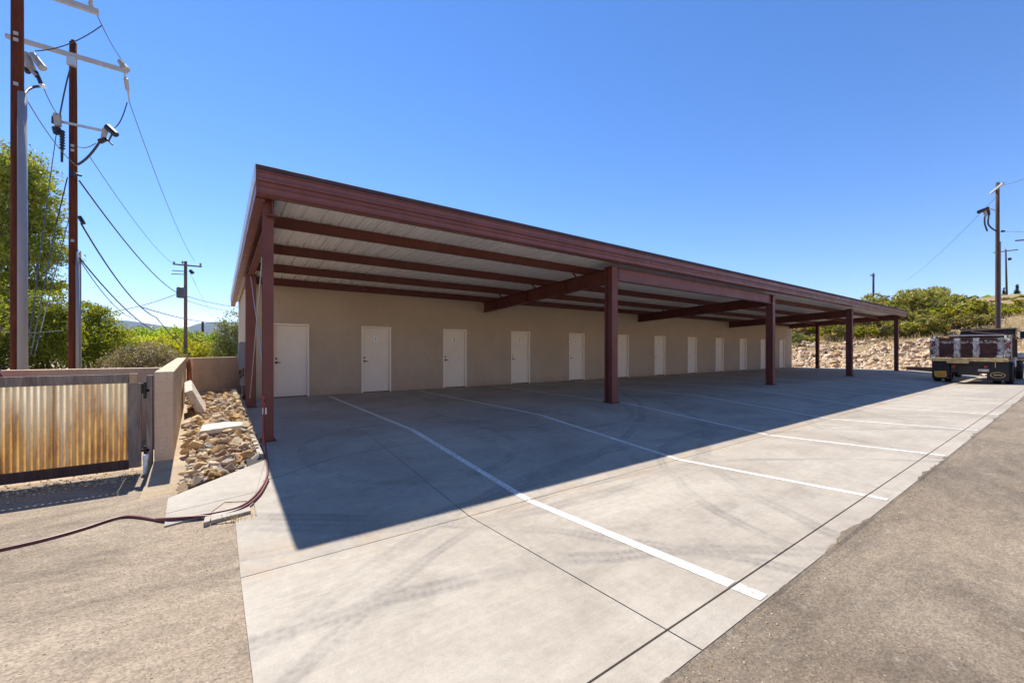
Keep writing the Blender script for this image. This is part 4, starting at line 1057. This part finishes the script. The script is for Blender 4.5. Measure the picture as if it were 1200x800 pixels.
# ------------------------------------------------------------------ foliage
def leaf_arrays(blobs, n, size, seed, clump=.28, shell=.55):
    r = np.random.default_rng(seed)
    vol = np.array([b[1][0]*b[1][1]*b[1][2] for b in blobs])**.66; pr = vol/vol.sum()
    ncl = max(10, n//26)
    bi = r.choice(len(blobs), ncl, p=pr)
    d = r.normal(size=(ncl,3)); d /= np.linalg.norm(d,axis=1)[:,None]
    rad = shell+(1.03-shell)*r.random(ncl)**.6
    C = np.array([b[0] for b in blobs])[bi]; Rr = np.array([b[1] for b in blobs])[bi]
    cc = C + d*Rr*rad[:,None]
    ci = r.choice(ncl, n); mr = Rr[ci].mean(axis=1)
    pos = cc[ci] + r.normal(size=(n,3))*(clump*mr[:,None]*np.array([1,1,.7])*.55)
    nd = r.normal(size=(n,3)); nd[:,2] += .5; nd /= np.linalg.norm(nd,axis=1)[:,None]
    t = np.cross(nd, r.normal(size=(n,3))); t /= np.linalg.norm(t,axis=1)[:,None]; s = np.cross(nd,t)
    sz = size*(.55+.9*r.random(n))[:,None]
    V = np.stack([pos-t*sz, pos-s*sz*.45+nd*sz*.1, pos+t*sz, pos+s*sz*.45+nd*sz*.1], axis=1).reshape(-1,3)
    return V
def quads_mesh(name, V, mat):
    me = bpy.data.meshes.new(name); nv = len(V); nq = nv//4
    me.vertices.add(nv); me.vertices.foreach_set('co', V.astype(np.float32).ravel())
    me.loops.add(nv); me.loops.foreach_set('vertex_index', np.arange(nv,dtype=np.int32))
    me.polygons.add(nq); me.polygons.foreach_set('loop_start', np.arange(0,nv,4,dtype=np.int32)); me.polygons.foreach_set('loop_total', np.full(nq,4,dtype=np.int32))
    me.update(calc_edges=True); me.materials.append(mat); return me
def limb(b, p, q, r0, r1, rnd, k=5):
    p = Vector(p); q = Vector(q); pts = []
    for i in range(k+1):
        t = i/k; w = p.lerp(q,t)
        if 0 < i < k: w += Vector((rnd.gauss(0,1),rnd.gauss(0,1),rnd.gauss(0,.4)))*(q-p).length*.035
        pts.append(w)
    b.tube(pts, [r0+(r1-r0)*i/k for i in range(k+1)], 7)
def plant(name, cat, label, loc, blobs, n, size, mat, seed, trunk_r=.12, group=None, clump=.28, shell=.5, stems=1, base_h=None):
    root = thing(name, label, cat, loc, group); rnd = random.Random(seed)
    me = quads_mesh('crown', leaf_arrays(blobs, n, size, seed, clump, shell), M[mat])
    c = bpy.data.objects.new('crown', me); col.objects.link(c); c.parent = root
    b = MB(); o0 = Vector(loc)
    top = sum((Vector(q[0]) for q in blobs), Vector((0,0,0)))/len(blobs)
    for s_ in range(stems):
        off = Vector((rnd.gauss(0,trunk_r*1.5),rnd.gauss(0,trunk_r*1.5),0)) if stems > 1 else Vector((0,0,0))
        fork = Vector((top.x*.4,top.y*.4,max(.2,top.z*.45)))+off
        limb(b, o0+off+Vector((0,0,-.15)), o0+fork, trunk_r, trunk_r*.7, rnd)
        for (c_, r_) in blobs: 
            if stems == 1 or rnd.random() < .6: limb(b, o0+fork, o0+Vector(c_)+Vector((0,0,r_[2]*.3)), trunk_r*.6, trunk_r*.12, rnd)
    b.build('trunk', M['bark'], root, smooth=True); return root
def rel(px, py, d, base): return tuple(at(px,py,d)-Vector(base))

# tall tree at far left
base = at(4,432,24); base.z = -.1; bl = []
for (px,py,rr,rz,dd) in [(8,195,2.0,1.2,24),(28,205,1.2,1.0,23.5),(-18,215,2.2,1.6,24.5),(25,240,1.9,1.2,24),(45,225,1.0,.7,23.5),(45,262,1.3,.8,24),(10,270,2.2,1.3,24.4),(38,295,1.8,1.0,23.8),(58,300,.8,.5,24),(-15,290,2.2,1.6,25),(20,330,2.0,1.1,24.2),(52,335,1.0,.5,24.5),(-25,340,2.2,1.6,25),(12,372,2.2,1.4,24.4),(-25,390,2.4,1.6,25)]:
    bl.append((rel(px,py,dd,base),(rr,rr,rz)))
plant('tree', 'tree', 'tall open crowned green tree at the far left behind the nearest pole', tuple(base), bl, 72000, .08, 'leaf_tall', 11, .2, clump=.24, shell=.2)
def bush_px(lst, base): return [(rel(px,py,d,base),(r,r,rz)) for (px,py,d,r,rz) in lst]
base = at(48,430,19); base.z = -.1
plant('shrub', 'shrub', 'dark green bushy shrub filling the gap between the two brown poles', tuple(base), bush_px([(50,395,19,1.25,1.2),(38,415,19,1.1,1.0),(60,360,19.5,.9,.8),(65,410,19,1.0,1.0),(40,370,20,.9,.9),(72,380,19.5,.7,.8)],base), 15000, .06, 'leaf_lush', 12, .08, stems=4)
base = at(0,432,18); base.z = -.1
plant('shrub', 'shrub', 'deep green shrub at the left edge behind the nearest pole', tuple(base), bush_px([(-8,385,18,1.3,1.2),(-25,400,18,1.5,1.2),(10,410,18,1.0,.9),(4,360,19,1.0,1.0)],base), 12000, .06, 'leaf_tall', 13, .08, stems=4)
base = at(112,432,22); base.z = -.1
plant('shrub', 'shrub', 'big bright green shrub just right of the crossarm pole', tuple(base), bush_px([(105,385,22,1.2,1.3),(125,405,21.5,1.1,1.1),(98,365,22.5,.7,.6),(138,400,22,.8,.8),(100,415,21,1.0,.9),(118,372,22,.7,.6),(84,395,23,1.2,1.2)],base), 17000, .06, 'leaf_lush', 14, .08, stems=4)
base = at(172,432,19); base.z = -.1
plant('shrub', 'shrub', 'grey brown twiggy shrub behind the enclosure wall in front of greener growth', tuple(base), bush_px([(155,420,19,.75,.55),(178,418,19,.75,.6),(198,421,19,.6,.45),(138,426,19,.6,.35),(170,412,19.5,.5,.4)],base), 9000, .045, 'leaf_gray', 15, .05, stems=6, clump=.4)
tl = [(135,402,36,'leaf_yellow','yellow green bush left of the other yellow bushes'),(160,398,42,'leaf_yellow','yellow green bush behind the grey brown twiggy shrub'),(188,398,38,'leaf_yellow','yellow green bush left of the transformer pole'),(205,403,33,'leaf_yellow','yellow bush directly beside the foot of the transformer pole'),(226,404,38,'leaf_yellow','yellow green bush right of the transformer pole foot'),(246,406,36,'leaf_yellow','yellow green bush near the grey meter box'),(150,388,58,'leaf_lush','green tree in the far row left of centre'),(175,386,62,'leaf_lush','green tree in the far row under the left mountain'),(198,386,60,'leaf_lush','green tree in the far row just left of the transformer pole'),(222,390,58,'leaf_lush','green tree in the far row just right of the transformer pole'),(238,394,60,'leaf_lush','round green tree in the far row at the small slim pole'),(128,386,60,'leaf_lush','green tree in the far row beside the big green shrub')]
for i, (px,py,d,mt,lb) in enumerate(tl):
    if d > 50: py += 9
    base = at(px,432,d); base.z = -.1; r = (432-py)*d/FPX; rr = random.Random(i+60); bl = []
    for q in range(7):
        bl.append(((rr.gauss(0,r*.45),rr.gauss(0,r*.45),r*.45+rr.uniform(-.1,.25)*r),(r*.42,r*.42,r*.36)))
    plant('bush' if d < 50 else 'tree', 'bush' if d < 50 else 'tree', lb, tuple(base), bl, 6500, .0026*d+.01, mt, 70+i, .06, stems=3, clump=.35)
base = at(272,432,26); base.z = -.1
plant('tree', 'tree', 'pale grey green tree peeking out at the building corner', tuple(base), bush_px([(268,395,26,.75,.9),(276,380,26,.8,.8),(262,410,26,.65,.7),(284,400,26,1.0,1.1),(272,415,26,.9,.7)],base), 9000, .06, 'leaf_pale', 95, .06, stems=3, clump=.34)

# hillside shrubs: five kinds of crown, copied over the slope
HG = 'desert shrubs on the hillside'
kinds = []
for kk, (mt, h_, n_) in enumerate((('leaf_hill',1.5,5200),('leaf_hill',1.2,4200),('leaf_yellow',1.1,4000),('leaf_rusty',1.0,3600),('leaf_hill',1.9,6000),('leaf_pale',1.3,4000))):
    rr = random.Random(200+kk); bl = []
    for q in range(8): bl.append(((rr.gauss(0,.62)*h_,rr.gauss(0,.62)*h_,h_*rr.uniform(.35,1.05)),(h_*.48,h_*.48,h_*.42)))
    lab = {'leaf_hill':'mid green rounded shrub among its like on the hillside beyond the carport','leaf_yellow':'yellow green low shrub on the hillside beyond the carport','leaf_rusty':'tan and rust coloured dry shrub on the hillside beyond the carport','leaf_pale':'pale grey green shrub on the hillside beyond the carport'}[mt]
    kinds.append((plant('hill_shrub','shrub',lab,(0,0,0),bl,n_,.10,mt,210+kk,.07,HG,.2,.55,stems=3), False))
spots = []; rs = random.Random(31)
for (px,d,k_,s_) in [(930,40,1,1.0),(945,42,3,1.1),(962,41,2,.9),(980,43,0,1.1),(997,42,5,.9),(1012,44,1,1.2),(1030,43,2,1.0),(1046,42,0,1.1),(1060,41,1,1.1),(1075,41,2,1.1),(1088,42,1,1.15),(1102,43,0,1.0),(1118,42,2,1.1),(1132,43,0,1.1),(1148,43,1,1.0),(1160,44,2,.95),(1178,40,2,.8),(1192,41,1,.75),(1205,42,2,.85),
    (940,50,0,1.2),(960,52,4,1.0),(983,50,3,1.2),(1005,52,0,1.2),(1028,51,3,1.1),(1048,50,4,1.15),(1068,52,0,1.3),(1085,52,3,1.5),(1100,50,4,1.1),(1118,51,3,1.0),(1132,50,0,1.1),(1146,52,1,1.0),(1160,50,3,.85),(1172,48,0,.8),(1186,50,2,.85),(1200,49,3,.9),(1212,50,0,.9),
    (975,60,4,1.2),(1005,62,5,1.3),(1035,60,4,1.1),(1056,58,5,1.4),(1072,58,4,1.15),(1090,57,4,1.3),(1106,60,0,1.15),(1122,58,4,1.0),(1138,58,5,1.1),(1150,56,1,.9),(1165,55,3,.7),(1180,56,1,.7),(1196,56,2,.7),(1210,57,1,.8),
    (920,46,2,1.1),(905,50,0,1.2),(1050,66,0,1.1),(1083,66,0,1.15),(1100,70,5,1.1),(1125,66,5,.9)]:
    spots.append((px,d,k_,s_))
for (px,d,k_,s_) in [(935,37.5,5,.7),(952,38,2,.75),(973,37.6,3,.7),(990,38,0,.75),(1008,37.5,2,.8),(1025,38,3,.75),(1040,37.6,0,.85),(1057,37.2,2,.8),(1070,37,0,.95),(1083,37,1,.85),(1096,37.5,2,.8),(1110,38,0,.85),(1126,37.5,3,.75),(1140,38,1,.8),(1155,38,0,.7),(1066,46,4,1.25),(1080,47,0,1.4),(1094,46,5,1.3),(1108,47,4,1.2),(1052,47,0,1.2),(1122,46,0,1.1),(1090,62,4,1.4),(1076,62,5,1.3),(1104,63,3,1.2),(1058,63,5,1.2),(1035,56,0,1.4),(1015,56,4,1.4),(995,57,2,1.3)]:
    spots.append((px,d,k_,s_))
used = set()
LOOK = {'leaf_hill':'mid green rounded shrub','leaf_yellow':'yellow green low shrub','leaf_rusty':'dry rust tinted shrub','leaf_pale':'pale grey green shrub'}
for (px,d,k_,s_) in spots:
    if k_ in used and 39 < d < 56 and rs.random() < .2: continue
    p = at(px,410,d); z = hill_z(p.x,p.y)
    root = kinds[k_][0] if k_ not in used else copy_tree(kinds[k_][0]); used.add(k_)
    root.location = (p.x,p.y,z-.1); root.rotation_euler = (0,0,rs.uniform(0,6.28)); s2 = s_*rs.uniform(.85,1.1)*(1 if d < 47 else .80)*(.72 if px > 1112 and d > 44 else 1); root.scale = (s2*rs.uniform(.95,1.2),s2*rs.uniform(.95,1.2),s2)
    look = LOOK[('leaf_hill','leaf_hill','leaf_yellow','leaf_rusty','leaf_hill','leaf_pale')[k_]]
    row = 'above the stone bank' if d < 39 else ('low on the hillside' if d < 46 else ('halfway up the hillside' if d < 55 else 'high on the hillside'))
    zone = 'seen under the carport roof' if px < 1047 else ('between last post and truck' if px < 1090 else ('behind the dump truck' if px < 1163 else 'right of the tall brown pole'))
    root['label'] = look+' '+row+', '+zone
# saplings with thin trunks on the bank
for i, (px,d,hh,lb) in enumerate(((967,37.5,2.6,'thin sapling on the stone bank seen between the two farthest left posts'),(1018,38,3.1,'thin sapling on the stone bank left of the last carport post'))):
    p = at(px,410,d); z = hill_z(p.x,p.y)
    plant('sapling','tree',lb,(p.x,p.y,z),[((0,0,hh*.75),(.5,.5,.5)),((.2,.1,hh*.95),(.4,.4,.35)),((-.2,.1,hh*.6),(.35,.35,.3))],1600,.055,'leaf_rusty',240+i,.045,clump=.45,shell=.2)
# crest trees
base = at(1192,352,88)
for i,(px,py,d,w,lb) in enumerate(((1192,331,88,.62,'dark pointed cypress on the hill crest at far right'),(1176.5,336,92,.42,'smaller dark cypress partly behind the thin crest pole'))):
    base = at(px,354,d); hgt = (354-py)*d/FPX; bl = [((0,0,hgt*(.12+.11*q)),(w*(1.05-.115*q),w*(1.05-.115*q),hgt*.12)) for q in range(8)]
    plant('cypress','tree',lb,tuple(base),bl,3500,.11,'leaf_dark',260+i,.1,clump=.3,shell=.2)
for i,(px,d,lb) in enumerate(((1162,84,'green crest shrub left of the two cypresses'),(1184,84,'green crest shrub between the two cypresses'),(1199,84,'green crest shrub right of the tall cypress'),(1170,90,'green crest shrub behind the brown pole top of hill'))):
    base = at(px,354,d); bl = [((random.gauss(0,.7),random.gauss(0,.7),.55+.4*random.random()),(.75,.75,.6)) for q in range(5)]
    plant('shrub','shrub',lb,tuple(base),bl,2600,.14,'leaf_lush',270+i,.08,clump=.4)
# dry grass on the bank top and hill
def grass(name, n, place, mat, seed, h):
    r = random.Random(seed); V = []
    for i in range(n):
        x, y, z = place(r); a_ = r.uniform(0,6.28); hh = h*r.uniform(.5,1.3); w = hh*.07; lx, ly = r.gauss(0,.3)*hh, r.gauss(0,.3)*hh
        dx, dy = w*math.cos(a_), w*math.sin(a_)
        V += [(x-dx,y-dy,z),(x+dx,y+dy,z),(x+lx+dx*.3,y+ly+dy*.3,z+hh),(x+lx-dx*.3,y+ly-dy*.3,z+hh)]
    me = quads_mesh(name, np.array(V), M[mat]); o = bpy.data.objects.new(name, me); col.objects.link(o); return struct(o,'stuff')
M['dry'] = m_leaf('dry_grass', [(.2,(.30,.21,.10)),(.5,(.42,.31,.16)),(.8,(.52,.42,.24))], .3)
def pg(r):
    x = 41.6+32*r.random()**1.3; y = r.uniform(-4,34)*(.4+x/60); return x, y, hill_z(x,y)-.02
grass('dry_grass', 16000, pg, 'dry', 9, .42)
def pw(r):
    t = r.random()
    if t < .5: return r.uniform(-.9,-.4), 6.55+r.gauss(0,.05), -.17
    return r.uniform(.0,.3), 4.38+r.gauss(0,.03), -.17
grass('dry_weeds', 60, pw, 'dry', 10, .05)

# ------------------------------------------------------------------ light, sky, haze, camera
ELEV = 53.7
sun = bpy.data.lights.new('sun', 'SUN'); sun.energy = 3.4; sun.angle = math.radians(.53); sun.color = (1.0,.965,.90)
so = bpy.data.objects.new('sun', sun); col.objects.link(so)
so.rotation_euler = (math.radians(-(90-ELEV)),0,math.radians(1.5))         # light comes from +Y, travels to -Y and down
w = bpy.data.worlds.new('World'); sc.world = w; w.use_nodes = True
nt = w.node_tree; bg = nt.nodes['Background']
sky = nt.nodes.new('ShaderNodeTexSky'); sky.sky_type = 'NISHITA'; sky.sun_disc = False
sky.sun_elevation = math.radians(ELEV); sky.sun_rotation = 0.0
sky.altitude = 1200; sky.air_density = 1.0; sky.dust_density = 0.0; sky.ozone_density = 4.0
hs = nt.nodes.new('ShaderNodeHueSaturation'); hs.inputs['Saturation'].default_value = 1.20; hs.inputs['Value'].default_value = 1.0
tn = nt.nodes.new('ShaderNodeMix'); tn.data_type = 'RGBA'; tn.blend_type = 'MULTIPLY'; tn.inputs['Factor'].default_value = 1.0
[i for i in tn.inputs if i.name == 'B' and i.type == 'RGBA'][0].default_value = (1.10,.92,.97,1)
tin = [i for i in tn.inputs if i.name == 'A' and i.type == 'RGBA'][0]; tout = [o for o in tn.outputs if o.type == 'RGBA'][0]
nt.links.new(sky.outputs[0], hs.inputs['Color']); nt.links.new(hs.outputs[0], tin); nt.links.new(tout, bg.inputs[0]); bg.inputs[1].default_value = .092

HAZE = True
if HAZE:
    b = MB(); b.box(-6200,6200,-400,6200,-1.5,640)
    hm = bpy.data.materials.new('haze'); hm.use_nodes = True; n_ = hm.node_tree; n_.nodes.remove(n_.nodes['Principled BSDF'])
    pv = n_.nodes.new('ShaderNodeVolumePrincipled'); pv.inputs['Color'].default_value = (.42,.60,1,1); pv.inputs['Density'].default_value = .00005; pv.inputs['Anisotropy'].default_value = .0
    n_.links.new(pv.outputs[0], n_.nodes['Material Output'].inputs['Volume'])
    struct(b.build('haze', hm), 'stuff')

cam = bpy.data.cameras.new('camera'); co = bpy.data.objects.new('camera', cam); col.objects.link(co)
co.location = (0,0,CAM_H); cam.sensor_width = 36; cam.lens = 36*FPX/1200; cam.shift_y = 10/1200
co.rotation_euler = (PI/2, 0, -math.atan2(FW[0],FW[1]))
cam.clip_end = 30000; cam.clip_start = .05
sc.camera = co
sc.view_settings.view_transform = 'Standard'; sc.view_settings.look = 'None'; sc.view_settings.gamma = 1; sc.view_settings.use_curve_mapping = False
sc.view_settings.exposure = 1.27
sc.cycles.use_denoising = True
sc.cycles.max_bounces = 10; sc.cycles.diffuse_bounces = 8; sc.cycles.transparent_max_bounces = 8; sc.cycles.volume_bounces = 0
